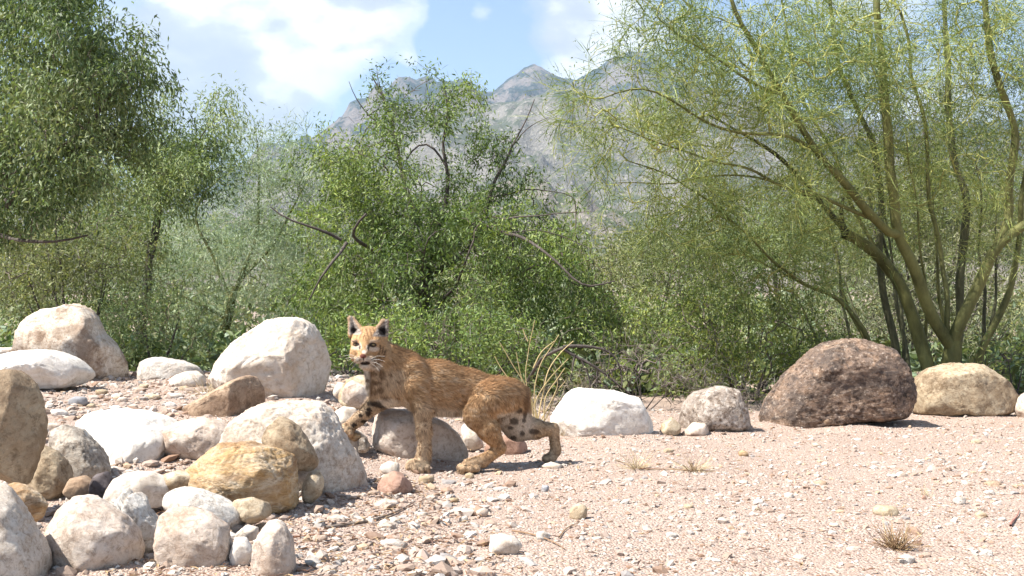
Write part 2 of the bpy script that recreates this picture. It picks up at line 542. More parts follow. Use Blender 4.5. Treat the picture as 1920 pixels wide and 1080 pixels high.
def rock(name, label, outline, mat, d=None, thick=0.85, lvl=5, amp=0.05, ncut=8, cuts=(), seed=0, box=0.82, back=0.45, group=None, cat='rock', freq=2.2, tilt=0.0, rough=1.0, nchip=14):
    """a stone whose outline is given in photograph pixels; it stands where that outline's foot meets the ground
    (or at distance d where it rests on other stones) and has its own thickness"""
    rg = np.random.default_rng(seed + 100)
    o = np.array(outline, float)
    base = o[:, 1].max()
    bx = o[o[:, 1] > base - 12][:, 0].mean()
    if d is None:
        d = ground_hit(bx, base - 2)
    c0 = np.array([(o[:, 0].min() + o[:, 0].max()) / 2, (o[:, 1].min() + o[:, 1].max()) / 2])
    hw = (o[:, 0].max() - o[:, 0].min()) / 2
    hh = (o[:, 1].max() - o[:, 1].min()) / 2
    sc = d / F
    T = thick * math.sqrt(hw * max(hh, 0.6 * hw)) * sc
    dc = d + back * T
    sc = dc / F
    # polar outline
    rel = o - c0
    th = np.arctan2(-rel[:, 1], rel[:, 0])
    # densify the polygon
    P = []
    for k in range(len(rel)):
        a, b_ = rel[k], rel[(k + 1) % len(rel)]
        for s in np.linspace(0, 1, 14, endpoint=False):
            P.append(a * (1 - s) + b_ * s)
    P = np.array(P)
    th = np.arctan2(-P[:, 1], P[:, 0])
    rad = np.hypot(P[:, 0], P[:, 1])
    grid = np.linspace(-math.pi, math.pi, 181)[:-1]
    od = np.argsort(th)
    rg_ = np.interp(grid, th[od], rad[od], period=2 * math.pi)
    k = np.array([1, 2, 3, 2, 1.0]); k /= k.sum()
    rg_ = sum(w * np.roll(rg_, i - 2) for i, w in enumerate(k))
    v, f = ico(lvl)
    st = np.hypot(v[:, 0], v[:, 2])
    ang = np.arctan2(v[:, 2], v[:, 0])
    rv = np.interp(ang, grid, rg_, period=2 * math.pi) * sc
    s2 = st ** box
    x = np.cos(ang) * rv * s2
    z = np.sin(ang) * rv * s2
    y = np.sign(v[:, 1]) * np.abs(v[:, 1]) ** box * T
    # upper half leans back a little so that the top catches the light
    y = y + tilt * z
    p = np.stack([x, y, z], 1)
    size = math.sqrt(hw * hh) * sc
    nrm = p / np.maximum(np.linalg.norm(p, axis=1), 1e-6)[:, None]
    q = p / size * freq + seed * 3.7
    disp = amp * fbm(q, 3) + 0.35 * amp * fbm(q * 3.1 + 9, 3, 0.6, ridged=True) * 0.6 + 0.25 * amp * fbm(q * 7.3, 3, 0.6)
    edge = 1 - 0.55 * sstep(0.75, 1.0, st)          # keep the outline
    p = p + nrm * (disp * size * edge)[:, None]
    # broken faces
    cl = [(np.array(n_, float), fr) for n_, fr in cuts]
    for _ in range(ncut):
        n_ = rg.normal(size=3) * np.array([1, 1, 0.8])
        n_[1] = -abs(n_[1]) * 1.3 if rg.random() < 0.75 else n_[1]
        cl.append((n_, rg.uniform(0.76, 0.94)))
    for _ in range(nchip):
        n_ = rg.normal(size=3)
        n_[1] = -abs(n_[1])
        n_[2] = n_[2] * 0.7 + 0.25
        cl.append((n_, rg.uniform(0.90, 0.975)))
    for n_, fr in cl:
        n_ = n_ / np.linalg.norm(n_)
        h = p @ n_
        lim = fr * h.max()
        wob = 0.012 * size * fbm(p / size * 5 + seed, 3)
        ex = np.clip(h - lim - wob, 0, None)
        p = p - n_[None, :] * (ex * 0.93)[:, None]
    q = p / size + seed * 1.9
    nr2 = p / np.maximum(np.linalg.norm(p, axis=1), 1e-6)[:, None]
    p = p + nr2 * (size * (0.016 * fbm(q * 4.2, 3, 0.6) + 0.017 * (fbm(q * 8.0 + 4, 3, 0.65, ridged=True) - 0.6) * rough + 0.005 * fbm(q * 22, 2)))[:, None]
    cx = at(c0[0], c0[1], dc)
    ob = mesh_obj(name, p, f, mat, smooth=True, loc=cx)
    tag(ob, label, cat, group)
    STONES.append((cx[0], cx[1], hw * sc, T, cx[2] - hh * sc))
    return ob


M = {}
M['white'] = rock_mat('white_granite', (0.66, 0.60, 0.53), (0.55, 0.47, 0.385), (0.40, 0.28, 0.185), 0.25, 0.25, 80, 0.6)
M['whitepure'] = rock_mat('bleached_granite', (0.74, 0.70, 0.64), (0.66, 0.61, 0.545), (0.46, 0.39, 0.32), 0.10, 0.18, 70, 0.5)
M['greywhite'] = rock_mat('speckled_granite', (0.60, 0.54, 0.47), (0.47, 0.40, 0.33), (0.40, 0.27, 0.18), 0.30, 0.5, 110, 0.7)
M['brownwhite'] = rock_mat('patchy_granite', (0.68, 0.61, 0.53), (0.54, 0.44, 0.34), (0.19, 0.115, 0.07), 0.66, 0.5, 60, 0.9, stain_scale=4.5)
M['tan'] = rock_mat('tan_stone', (0.42, 0.34, 0.235), (0.33, 0.25, 0.165), (0.22, 0.145, 0.085), 0.5, 0.5, 50, 0.8)
M['brown'] = rock_mat('brown_stone', (0.46, 0.335, 0.235), (0.36, 0.25, 0.165), (0.20, 0.125, 0.08), 0.45, 0.5, 70, 0.9)
M['orange'] = rock_mat('ochre_stone', (0.62, 0.51, 0.37), (0.50, 0.32, 0.145), (0.25, 0.145, 0.075), 0.5, 0.45, 50, 0.8, band=1.8, light=(0.70, 0.63, 0.52), streak=1.0)
M['pink'] = rock_mat('pinkish_granite', (0.61, 0.53, 0.455), (0.50, 0.405, 0.33), (0.33, 0.215, 0.145), 0.35, 0.4, 80, 0.75)
M['conglom'] = rock_mat('pocked_conglomerate', (0.58, 0.53, 0.46), (0.42, 0.36, 0.29), (0.13, 0.10, 0.08), 0.45, 0.9, 38, 1.0, stain_scale=12.0)
M['varnish'] = rock_mat('desert_varnish', (0.31, 0.21, 0.145), (0.17, 0.125, 0.10), (0.05, 0.043, 0.041), 0.5, 1.0, 45, 1.0, stain_scale=6.0, light=(0.62, 0.52, 0.42), streak=1.0, band=0.8)
M['cream'] = rock_mat('cream_stone', (0.53, 0.45, 0.335), (0.43, 0.335, 0.22), (0.28, 0.185, 0.10), 0.4, 0.5, 60, 0.75)
M['buff'] = rock_mat('buff_stone', (0.47, 0.39, 0.275), (0.35, 0.265, 0.17), (0.17, 0.115, 0.07), 0.5, 0.6, 50, 0.9)
M['dark'] = rock_mat('dark_stone', (0.13, 0.11, 0.11), (0.09, 0.075, 0.075), (0.05, 0.04, 0.04), 0.4, 0.5, 70, 0.6)
M['speckle'] = rock_mat('mottled_granite', (0.54, 0.48, 0.42), (0.30, 0.245, 0.20), (0.15, 0.11, 0.085), 0.5, 1.0, 42, 1.0, stain_scale=18.0)
M['red'] = rock_mat('reddish_shard', (0.40, 0.26, 0.20), (0.33, 0.20, 0.145), (0.16, 0.09, 0.06), 0.3, 0.3, 60, 0.6)
M['grey'] = rock_mat('bluish_grey_stone', (0.30, 0.30, 0.31), (0.25, 0.25, 0.26), (0.16, 0.15, 0.15), 0.2, 0.2, 60, 0.4)
M['palegrey'] = rock_mat('pale_grey_stone', (0.60, 0.57, 0.52), (0.49, 0.445, 0.395), (0.34, 0.265, 0.20), 0.3, 0.5, 90, 0.75)

PILE = 'rocks of the heap'
LINE = 'boulders lined up along the gravel'
# --- the row along the far side of the gravel
rock('white_boulder', 'smooth bleached white boulder behind the bobcat\'s hind foot', [(1030, 800), (1034, 762), (1052, 737), (1080, 728), (1150, 734), (1204, 748), (1227, 774), (1240, 818), (1200, 824), (1100, 824), (1040, 818)], M['whitepure'], seed=1, group=LINE, cuts=[((0.2, -1, -0.1), 0.75)], amp=0.04)
rock('small_stone', 'small cream stone wedged between the white boulder and the mottled boulder', [(1236, 818), (1240, 796), (1262, 781), (1276, 792), (1278, 816), (1255, 820)], M['cream'], seed=2, lvl=4)
rock('mottled_boulder', 'round white boulder covered in dark mottling next to the dark boulder', [(1270, 800), (1276, 762), (1300, 736), (1350, 723), (1386, 731), (1406, 757), (1421, 797), (1400, 806), (1335, 814), (1288, 810)], M['speckle'], seed=3, group=LINE)
rock('low_stone', 'low pinkish stone at the foot of the mottled boulder', [(1276, 815), (1300, 792), (1322, 794), (1336, 816), (1305, 820)], M['pink'], seed=4, lvl=4)
rock('dark_boulder', 'large dark brown weathered boulder under the green-barked tree', [(1424, 790), (1440, 750), (1480, 700), (1520, 661), (1560, 641), (1610, 635), (1660, 649), (1700, 670), (1728, 695), (1723, 722), (1702, 765), (1692, 786), (1600, 792), (1540, 800), (1490, 808), (1430, 800)], M['varnish'], seed=5, group=LINE, thick=0.8, cuts=[((-0.1, -1, 0.0), 0.78), ((-0.6, -0.4, 0.65), 0.88)], amp=0.05, lvl=6)
rock('flat_stone', 'flat reddish brown stone leaning on the dark boulder\'s foot', [(1498, 808), (1514, 779), (1548, 766), (1584, 770), (1576, 792), (1530, 804)], M['brown'], seed=6, lvl=4)
rock('cream_boulder', 'yellowish cream domed boulder beside the dark boulder', [(1700, 748), (1715, 716), (1745, 691), (1790, 680), (1840, 683), (1881, 711), (1903, 742), (1899, 768), (1880, 783), (1820, 786), (1750, 782), (1711, 772)], M['buff'], seed=7, group=LINE, amp=0.05)
rock('edge_boulder', 'pale pinkish boulder standing next to the cream domed boulder', [(1906, 770), (1914, 746), (1940, 728), (1990, 726), (2030, 750), (2040, 785), (1960, 792), (1912, 784)], M['pink'], seed=8, group=LINE)
# --- behind and under the bobcat
rock('underfoot_rock', 'tan rock with a flat shaded face under the bobcat\'s chest', [(690, 818), (699, 786), (728, 763), (770, 766), (830, 790), (868, 820), (880, 850), (872, 872), (830, 880), (770, 876), (728, 854), (702, 838)], M['pink'], d=4.62, seed=9, thick=0.55, cuts=[((0.15, -1, -0.12), 0.62)], amp=0.035, ncut=3)
rock('pale_stone', 'pale stone seen between the bobcat\'s belly and near thigh', [(864, 800), (876, 788), (894, 800), (908, 838), (890, 846), (870, 838)], M['white'], seed=10, lvl=4, d=5.0)
rock('brown_stone', 'rounded reddish brown stone behind the bobcat\'s hind legs', [(905, 850), (915, 828), (950, 815), (985, 818), (994, 842), (975, 858), (935, 860)], M['red'], d=4.95, seed=11, lvl=4)
rock('cobble', 'round cobble directly behind the bobcat\'s chest', [(640, 750), (645, 722), (662, 712), (690, 725), (700, 750), (682, 766), (655, 760)], M['pink'], d=5.05, seed=12, lvl=4)
rock('cobble', 'pale tan rock behind the bobcat\'s neck beside the great white boulder', [(625, 745), (640, 715), (675, 704), (730, 715), (735, 750), (700, 768), (650, 765)], M['cream'], d=5.45, seed=13, lvl=4)
rock('cobble', 'whitish rounded cobble at the raised forepaw', [(622, 775), (640, 762), (665, 765), (680, 785), (665, 800), (638, 800)], M['white'], d=4.75, seed=14, lvl=4)
rock('cobble', 'little pale wedge stone against the great white boulder', [(622, 740), (632, 716), (648, 718), (652, 740), (640, 752)], M['white'], d=5.6, seed=15, lvl=3)
rock('small_stone', 'small rough grey stone below the raised forepaw', [(668, 838), (672, 822), (684, 820), (695, 834), (690, 848), (674, 850)], M['conglom'], seed=16, lvl=4, d=4.55)
rock('small_stone', 'small yellowish pebble touching the raised forepaw', [(652, 820), (662, 810), (676, 812), (678, 822), (664, 828)], M['orange'], seed=17, lvl=3, d=4.58)
rock('flat_rock', 'pale flat rock the raised forepaw rests on', [(618, 812), (640, 800), (672, 806), (690, 822), (690, 850), (655, 860), (620, 840)], M['white'], d=4.62, seed=18, lvl=4)
# --- the heap on the left, back to front
rock('patchy_boulder', 'tall white boulder with brown patches at the top of the heap', [(31, 662), (35, 626), (50, 599), (86, 580), (114, 577), (135, 570), (160, 579), (180, 600), (190, 626), (215, 650), (231, 686), (234, 708), (226, 718), (190, 722), (120, 722), (50, 700)], M['brownwhite'], d=6.5, seed=19, group=PILE, cuts=[((0.75, -0.65, -0.1), 0.72)], amp=0.06)
rock('long_boulder', 'long smooth white boulder in front of the brown patched boulder', [(-60, 690), (-20, 670), (40, 658), (80, 656), (115, 662), (150, 680), (173, 701), (175, 714), (150, 722), (110, 728), (60, 728), (-30, 720)], M['whitepure'], d=5.9, seed=20, group=PILE, cuts=[((0.1, -0.8, -0.6), 0.7)], amp=0.035)
rock('white_stone', 'white stone peeking out behind the long smooth white boulder', [(-45, 690), (-40, 660), (0, 652), (24, 652), (30, 668), (20, 690)], M['white'], d=6.5, seed=21, lvl=4)
rock('layered_rock', 'flat-topped whitish rock with fine layers at the heap\'s crest', [(254, 704), (261, 681), (280, 671), (300, 670), (342, 677), (368, 687), (381, 702), (384, 720), (360, 728), (300, 724), (260, 716)], M['palegrey'], d=6.6, seed=22, group=PILE, amp=0.04)
rock('white_stone', 'small white stone in front of the flat-topped layered rock', [(305, 725), (318, 708), (345, 698), (368, 694), (384, 708), (384, 726), (350, 734)], M['white'], d=6.25, seed=23, lvl=4)
rock('great_boulder', 'largest egg-shaped white boulder with a broken right face', [(387, 726), (395, 701), (420, 664), (452, 629), (490, 604), (530, 597), (560, 597), (586, 610), (603, 636), (615, 671), (628, 712), (627, 745), (610, 756), (560, 758), (480, 756), (410, 748)], M['white'], d=5.75, seed=24, group=PILE, cuts=[((0.80, -0.58, 0.0), 0.66), ((0.1, -1, -0.25), 0.85)], amp=0.04, thick=0.8, lvl=6)
rock('brown_rock', 'brown wedge-shaped rock leaning between two white boulders', [(318, 785), (345, 765), (385, 742), (432, 714), (460, 704), (481, 709), (493, 731), (495, 756), (470, 785), (425, 802), (370, 800)], M['brown'], d=5.15, seed=25, group=PILE, cuts=[((0.75, -0.65, -0.15), 0.7)], amp=0.05)
rock('rounded_boulder', 'big rounded grey-white granite boulder in front of the great white boulder', [(413, 832), (430, 796), (470, 766), (520, 746), (580, 738), (606, 745), (626, 766), (650, 820), (671, 870), (693, 922), (686, 938), (650, 946), (600, 950), (520, 948), (440, 900)], M['greywhite'], d=3.78, seed=26, group=PILE, cuts=[((0.85, -0.5, 0.05), 0.78), ((0.0, -1, 0.35), 0.86)], amp=0.035, thick=0.62, lvl=6)
rock('leaning_rock', 'slender tan rock leaning against the big rounded granite boulder', [(487, 812), (508, 786), (530, 781), (558, 798), (586, 840), (597, 866), (590, 882), (568, 886), (543, 870), (514, 848), (494, 832)], M['tan'], d=3.60, seed=27, group=PILE, thick=0.7, amp=0.05, back=0.2)
rock('slab_rock', 'broad bleached white slab in the middle of the heap', [(128, 790), (158, 776), (210, 770), (260, 773), (302, 786), (328, 800), (326, 832), (305, 862), (298, 900), (262, 912), (228, 892), (200, 866), (168, 832), (140, 808)], M['whitepure'], d=4.15, seed=28, group=PILE, amp=0.03, thick=1.0, cuts=[((0, -0.6, 0.8), 0.75)], tilt=0.5)
rock('rough_rock', 'low rough tan rock behind the ochre rock', [(296, 818), (325, 790), (370, 782), (420, 792), (450, 810), (440, 850), (390, 872), (335, 875), (308, 850)], M['pink'], d=4.2, seed=29, group=PILE, amp=0.08)
rock('ochre_rock', 'ochre and white banded rock lying in front of the granite boulder', [(332, 896), (370, 852), (410, 833), (470, 830), (520, 844), (556, 856), (569, 882), (573, 932), (566, 952), (530, 960), (480, 956), (420, 946), (356, 920)], M['orange'], d=3.42, seed=30, group=PILE, cuts=[((0.62, -0.75, -0.15), 0.72)], amp=0.05, thick=0.75, lvl=6)
rock('wedged_stone', 'small buff stone wedged between the ochre rock and the granite boulder', [(566, 912), (574, 888), (598, 881), (608, 901), (602, 928), (582, 948), (568, 942)], M['cream'], d=3.58, seed=31, lvl=4)
rock('flat_stone', 'flat pale stone by the left end of the ochre rock', [(282, 912), (300, 891), (338, 882), (366, 889), (376, 906), (345, 916), (298, 920)], M['cream'], d=3.45, seed=32, lvl=4)
rock('pocked_rock', 'rough pocked grey rock left of the bleached white slab', [(84, 850), (92, 812), (118, 797), (150, 805), (180, 840), (203, 880), (196, 912), (160, 918), (120, 905)], M['conglom'], d=3.85, seed=33, group=PILE, amp=0.10)
rock('shaded_rock', 'grey-brown rock in the shade below the tall tan boulder', [(48, 930), (56, 872), (78, 835), (104, 848), (128, 880), (136, 908), (122, 940), (80, 950)], M['tan'], d=3.62, seed=34, group=PILE, amp=0.07)
rock('dark_stone', 'dark purplish stone in the hollow below the pocked rock', [(166, 918), (178, 890), (200, 884), (213, 904), (214, 928), (190, 940), (168, 934)], M['dark'], d=3.55, seed=35, lvl=4)
rock('brown_stone', 'dim brown stone between the dark purplish stone and the shaded rock', [(118, 925), (130, 898), (158, 892), (176, 905), (176, 935), (145, 945)], M['brown'], d=3.56, seed=36, lvl=4)
rock('tall_boulder', 'tall smooth tan boulder narrowing to its foot at the heap\'s end', [(-95, 740), (-60, 704), (0, 694), (32, 697), (56, 715), (70, 745), (80, 780), (80, 822), (70, 852), (60, 884), (48, 912), (20, 910), (-30, 900), (-80, 860)], M['tan'], d=3.3, seed=37, group=PILE, amp=0.035, thick=0.7)
rock('ochre_stone', 'yellow-brown cracked stone below the tall tan boulder', [(0, 915), (20, 905), (46, 912), (72, 930), (87, 950), (76, 972), (56, 988), (30, 985), (5, 960)], M['orange'], d=2.98, seed=38, group=PILE, amp=0.07)
rock('grey_boulder', 'big grey granite boulder beside the yellow-brown stone', [(-120, 950), (-60, 905), (0, 912), (22, 942), (46, 986), (82, 1044), (95, 1110), (40, 1150), (-80, 1150), (-130, 1060)], M['greywhite'], d=2.62, seed=39, group=PILE, amp=0.04, thick=0.8)
rock('round_boulder', 'round pinkish white boulder next to the big grey granite boulder', [(74, 1015), (80, 986), (100, 955), (130, 936), (164, 930), (192, 945), (232, 970), (256, 1000), (264, 1036), (250, 1085), (180, 1110), (100, 1095), (76, 1050)], M['pink'], d=2.80, seed=40, group=PILE, amp=0.045, cuts=[((0.6, -0.7, -0.3), 0.8), ((0, -0.5, 0.85), 0.88)])
rock('long_rock', 'narrow white rock running down beside the round pinkish boulder', [(184, 945), (200, 926), (236, 914), (262, 922), (274, 958), (300, 990), (307, 1028), (300, 1070), (268, 1070), (258, 1010), (236, 975), (205, 962)], M['palegrey'], d=2.95, seed=41, group=PILE, amp=0.05)
rock('blocky_boulder', 'blocky white boulder with a rough shaded front near the leaf litter', [(292, 975), (318, 951), (360, 954), (400, 969), (426, 990), (432, 1034), (425, 1085), (370, 1100), (310, 1085), (294, 1040)], M['pink'], d=2.84, seed=42, group=PILE, cuts=[((0.15, -1, -0.2), 0.75), ((0, -0.35, 0.95), 0.8)], amp=0.045)
rock('white_slab', 'thin whitish slab in front of the ochre rock', [(296, 938), (328, 913), (372, 920), (412, 936), (446, 955), (466, 978), (445, 996), (400, 988), (350, 965), (305, 952)], M['palegrey'], d=3.18, seed=43, group=PILE, amp=0.06, thick=0.9)
rock('flat_rock', 'flat buff rock at the foot of the ochre rock', [(428, 950), (442, 937), (472, 933), (508, 946), (510, 968), (475, 982), (440, 972)], M['cream'], d=3.22, seed=44, lvl=4, amp=0.06)
rock('white_patch_stone', 'white grainy stone below the bleached slab', [(190, 925), (225, 888), (285, 884), (318, 905), (318, 945), (265, 960), (200, 952)], M['white'], d=3.4, seed=45, lvl=4, amp=0.07)
rock('fallen_stone', 'small white stone under the flat buff rock', [(438, 1004), (462, 984), (486, 990), (480, 1012), (448, 1016)], M['white'], d=2.98, seed=46, lvl=4)
rock('fallen_stone', 'round whitish stone beside the blocky white boulder', [(428, 1030), (440, 1008), (462, 1008), (476, 1030), (470, 1060), (435, 1062)], M['whitepure'], d=2.86, seed=47, lvl=4)
rock('upright_stone', 'upright pale pink stone at the edge of the leaf litter', [(474, 1060), (478, 996), (500, 971), (530, 980), (547, 1012), (553, 1062), (540, 1100), (480, 1100)], M['pink'], d=2.76, seed=48, amp=0.04)
rock('side_slab', 'thin pale slab against the right flank of the granite boulder', [(650, 838), (664, 838), (680, 872), (690, 900), (680, 912), (664, 890)], M['white'], d=4.05, seed=49, lvl=4)
rock('mid_stone', 'greyish green stone on the gravel of the heap behind the bleached slab', [(124, 752), (140, 743), (162, 745), (164, 760), (140, 763), (126, 760)], M['grey'], seed=50, lvl=3)

rock('shard', 'reddish slab-like shard tilted on the gravel before the near forepaw', [(700, 922), (718, 893), (738, 884), (752, 888), (768, 905), (780, 922), (752, 930), (715, 930)], M['red'], seed=51, lvl=4, ncut=6, cuts=[((-0.35, -0.75, 0.6), 0.55), ((0.8, -0.5, 0.1), 0.6)], amp=0.03, box=0.6)
# --- single stones lying on the gravel: (px, py, width, height, material, label)
SHARE = 'small %s stone scattered on the open gravel'
TOP = 'small %s stone on the gravelly top of the heap'
HUE = {'white': 'white', 'cream': 'yellowish cream', 'pink': 'pinkish', 'palegrey': 'pale grey', 'whitepure': 'chalk white'}
loose = [
    (722, 945, 52, 17, 'pink', 'flat pinkish stone between the granite boulder and the fallen stick', 'flat_stone'),
    (1085, 962, 36, 36, 'cream', 'upright cream stone casting a small shadow on open gravel', 'loose_stone'),
    (942, 1022, 66, 48, 'white', 'white rounded stone half buried in the gravel, biggest on the flat', 'loose_stone'),
    (1018, 1005, 30, 24, 'palegrey', 'little pointed grey shard near the half buried white stone', 'shard'),
    (1022, 916, 17, 15, 'grey', 'bluish grey pebble on open gravel', 'pebble'),
    (1033, 875, 46, 15, 'white', 'flat pale stone beside the bobcat\'s rear paw', 'flat_stone'),
    (1668, 958, 66, 26, 'cream', 'flat cream stone with a dark end beside the dry tuft', 'flat_stone'),
    (1800, 940, 30, 18, 'palegrey', 'rough grey stone on the gravel behind the flat cream stone', 'loose_stone'),
    (1395, 851, 26, 12, 'orange', 'small ochre stone between the dry tufts', 'loose_stone'),
    (1540, 906, 32, 9, 'brown', 'thin brown stone lying flat on open gravel', 'flat_stone'),
    (1862, 908, 40, 15, 'brown', 'knobbly brown stone on the gravel before the cream domed boulder', 'loose_stone'),
    (1858, 924, 22, 12, 'white', 'white pebble touching the knobbly brown stone', 'pebble'),
    (1733, 934, 10, 10, 'red', 'tiny dark red pebble beside a wisp of dry grass', 'pebble'),
    (722, 982, 32, 15, 'white', 'white flat stone behind the fallen stick\'s end', 'flat_stone'),
    (632, 976, 54, 17, 'pink', 'long flat pale stone touching the fallen stick', 'flat_stone'),
    (800, 900, 40, 20, 'cream', 'buff stone on the gravel in front of the near forepaw', 'loose_stone'),
    (730, 880, 44, 26, 'white', 'pale angular stone left of the near forepaw', 'loose_stone'),
    (735, 1022, 70, 18, 'palegrey', 'wide flat pale slab sunk in the gravel', 'flat_stone'),
]
pos = [(880, 893), (960, 905), (850, 938), (905, 962), (870, 975), (1155, 940), (1180, 900), (1255, 845), (1310, 838), (1440, 845), (1500, 870), (1640, 868), (1690, 890), (1395, 905), (1350, 930),
       (1290, 950), (1420, 955), (1480, 930), (1565, 985), (1395, 1000), (1260, 1005), (1180, 1025), (1120, 1010), (1090, 985), (820, 1010), (790, 965), (1780, 985), (1840, 965), (1880, 975), (1905, 1000), (1600, 1030), (1500, 1045),
       (1330, 1050), (1700, 1050), (1850, 1040), (870, 1050), (640, 1050), (600, 1010), (690, 1005), (1760, 850), (1830, 830), (1895, 850), (1700, 820), (1610, 825), (1530, 835)]
rg = np.random.default_rng(21)
for x, y in pos:
    w = rg.uniform(17, 34) * (0.6 + 0.4 * (y - 780) / 250)
    mt = str(rg.choice(['white', 'cream', 'pink', 'palegrey', 'white']))
    loose.append((x, y, w, w * rg.uniform(0.35, 0.6), mt, SHARE % HUE[mt], 'loose_stone'))
heap = [(190, 735, 30, 14), (230, 750, 26, 12), (285, 745, 34, 14), (330, 742, 30, 12), (215, 765, 24, 10), (110, 775, 34, 18), (100, 800, 30, 16), (320, 760, 26, 12), (270, 725, 24, 10), (170, 762, 22, 10), (345, 730, 22, 12), (250, 762, 20, 9)]
for x, y, w, h in heap:
    mt = str(rg.choice(['white', 'cream', 'whitepure']))
    loose.append((x, y, w, h, mt, TOP % HUE[mt], 'loose_stone'))
for k, (x, y, w, h, mt, lab, nm) in enumerate(loose):
    n = 8
    a = np.linspace(0, 2 * math.pi, n, endpoint=False)
    rr_ = 1 + rg.uniform(-0.30, 0.22, n)
    ol = [(x + w / 2 * math.cos(t_) * s_, y - h / 2 * math.sin(t_) * s_) for t_, s_ in zip(a, rr_)]
    grp = 'stones scattered on the gravel' if lab.endswith('scattered on the open gravel') else ('stones on top of the heap' if lab.endswith('top of the heap') else None)
    rock(nm, lab, ol, M[mt], seed=200 + k, lvl=3, amp=0.17, ncut=11, group=grp, cat='stone', back=0.3, thick=0.8, box=0.72, nchip=8, freq=1.6)

# soil banked up against the stones that sit on the ground
def bank(x, y):
    x = np.atleast_1d(np.asarray(x, float))
    y = np.atleast_1d(np.asarray(y, float))
    z = np.zeros_like(x)
    for sx_, sy_, a_, b_, zb in STONES:
        if a_ < 0.03:
            continue
        q_ = np.hypot((x - sx_) / (a_ + 0.02), (y - sy_) / (b_ + 0.02))
        hgt = min(0.026, 0.09 * a_)
        w = np.exp(-np.clip((q_ - 0.9) * a_ / (0.6 * hgt + 0.03), 0, None) ** 1.3)
        z = np.maximum(z, hgt * w)
    return z * (0.75 + 0.5 * noise3(np.stack([x * 5, y * 5, 0 * x], 1)))


gc = np.zeros(len(ground.data.vertices) * 3, np.float32)
ground.data.vertices.foreach_get('co', gc)
gc = gc.reshape(-1, 3)
near = (np.hypot(gc[:, 0], gc[:, 1]) < 9) & (gc[:, 1] > 1)
gc[near, 2] += bank(gc[near, 0], gc[near, 1]).astype(np.float32)
ground.data.vertices.foreach_set('co', gc.ravel())
ground.data.update()
# ------------------------------------------------------------------ loose gravel
PEB = np.array([(0.46, 0.355, 0.29), (0.53, 0.44, 0.37), (0.40, 0.295, 0.23), (0.60, 0.54, 0.475), (0.35, 0.235, 0.17), (0.46, 0.42, 0.38), (0.30, 0.19, 0.13), (0.52, 0.38, 0.26), (0.34, 0.31, 0.29)])
PEBW = np.array([5, 5, 4, 4, 1.3, 1.2, 0.7, 1.2, 0.6])


def pebbles(n, ymin, ymax, smed, ssig, smax, lvl, seed, xr=None, drift=0.0):
    g = np.random.default_rng(seed)
    y = np.sqrt(g.uniform(ymin ** 2 * 0 + ymin, ymax, n)) ** 2
    u = g.uniform(-1, 1, n)
    x = u * (0.52 * y + 0.5) if xr is None else g.uniform(xr[0], xr[1], n)
    if drift:                                        # stones gather in drifts between patches of bare sand
        keep_ = fbm(np.stack([x * 1.1, y * 0.8, 0 * x], 1) + seed, 3) + g.normal(0, 0.25, n) > drift - 0.6
        x, y = x[keep_], y[keep_]
        n = len(x)
    if lvl == 0:
        v0 = np.array([(1, 0, 0), (-1, 0, 0), (0, 1, 0), (0, -1, 0), (0, 0, 1), (0, 0, -0.7)], float)
        f0 = np.array([(0, 2, 4), (2, 1, 4), (1, 3, 4), (3, 0, 4), (2, 0, 5), (1, 2, 5), (3, 1, 5), (0, 3, 5)])
    else:
        v0, f0 = ico(1)
    s = np.minimum(np.exp(g.normal(math.log(smed), ssig, n)), smax)
    m = len(v0)
    v = np.repeat(v0[None], n, 0) * (1 + g.uniform(-0.28, 0.28, (n, m, 1)))
    v *= (s[:, None] * np.stack([np.ones(n), g.uniform(0.55, 1.0, n), g.uniform(0.35, 0.7, n)], 1))[:, None, :]
    a = g.uniform(0, 2 * math.pi, n)
    ca, sa = np.cos(a)[:, None], np.sin(a)[:, None]
    vx = v[..., 0] * ca - v[..., 1] * sa
    vy = v[..., 0] * sa + v[..., 1] * ca
    tl = g.normal(0, 0.25, n)[:, None]
    vz = v[..., 2] + tl * vx
    z = ground_h(x, y) + bank(x, y) + s * 0.12
    V = np.stack([vx + x[:, None], vy + y[:, None], vz + z[:, None]], -1).reshape(-1, 3)
    Fc = (f0[None] + (np.arange(n) * m)[:, None, None]).reshape(-1, 3)
    pc = PEB[g.choice(len(PEB), n, p=PEBW / PEBW.sum())] * g.uniform(0.72, 1.0, (n, 1))
    C = np.repeat(pc, m, 0)
    return V, Fc, C


sets = [pebbles(46000, 2.0, 7.4, 0.0046, 0.42, 0.016, 0, 31), pebbles(13000, 2.0, 7.6, 0.0082, 0.40, 0.024, 1, 32, None, 0.45),
        pebbles(4600, 3.6, 7.8, 0.0165, 0.45, 0.05, 1, 33, (-4.2, -0.75)), pebbles(1300, 2.0, 4.2, 0.014, 0.5, 0.035, 1, 34, (-1.6, 0.0)), pebbles(700, 2.2, 7.2, 0.015, 0.35, 0.028, 1, 35, None, 0.6)]
V, Fs, Cs, o0 = [], [], [], 0
for v, f, c in sets:
    V.append(v); Fs.append(f + o0); Cs.append(c); o0 += len(v)
gr = mesh_obj('gravel', np.concatenate(V), np.concatenate(Fs), attr_mat('gravel_stones', 0.92, noise_amt=0.35, noise_scale=160), col=np.concatenate(Cs))
tag(gr, 'loose pinkish tan gravel covering the open flat ground', 'gravel', kind='stuff')

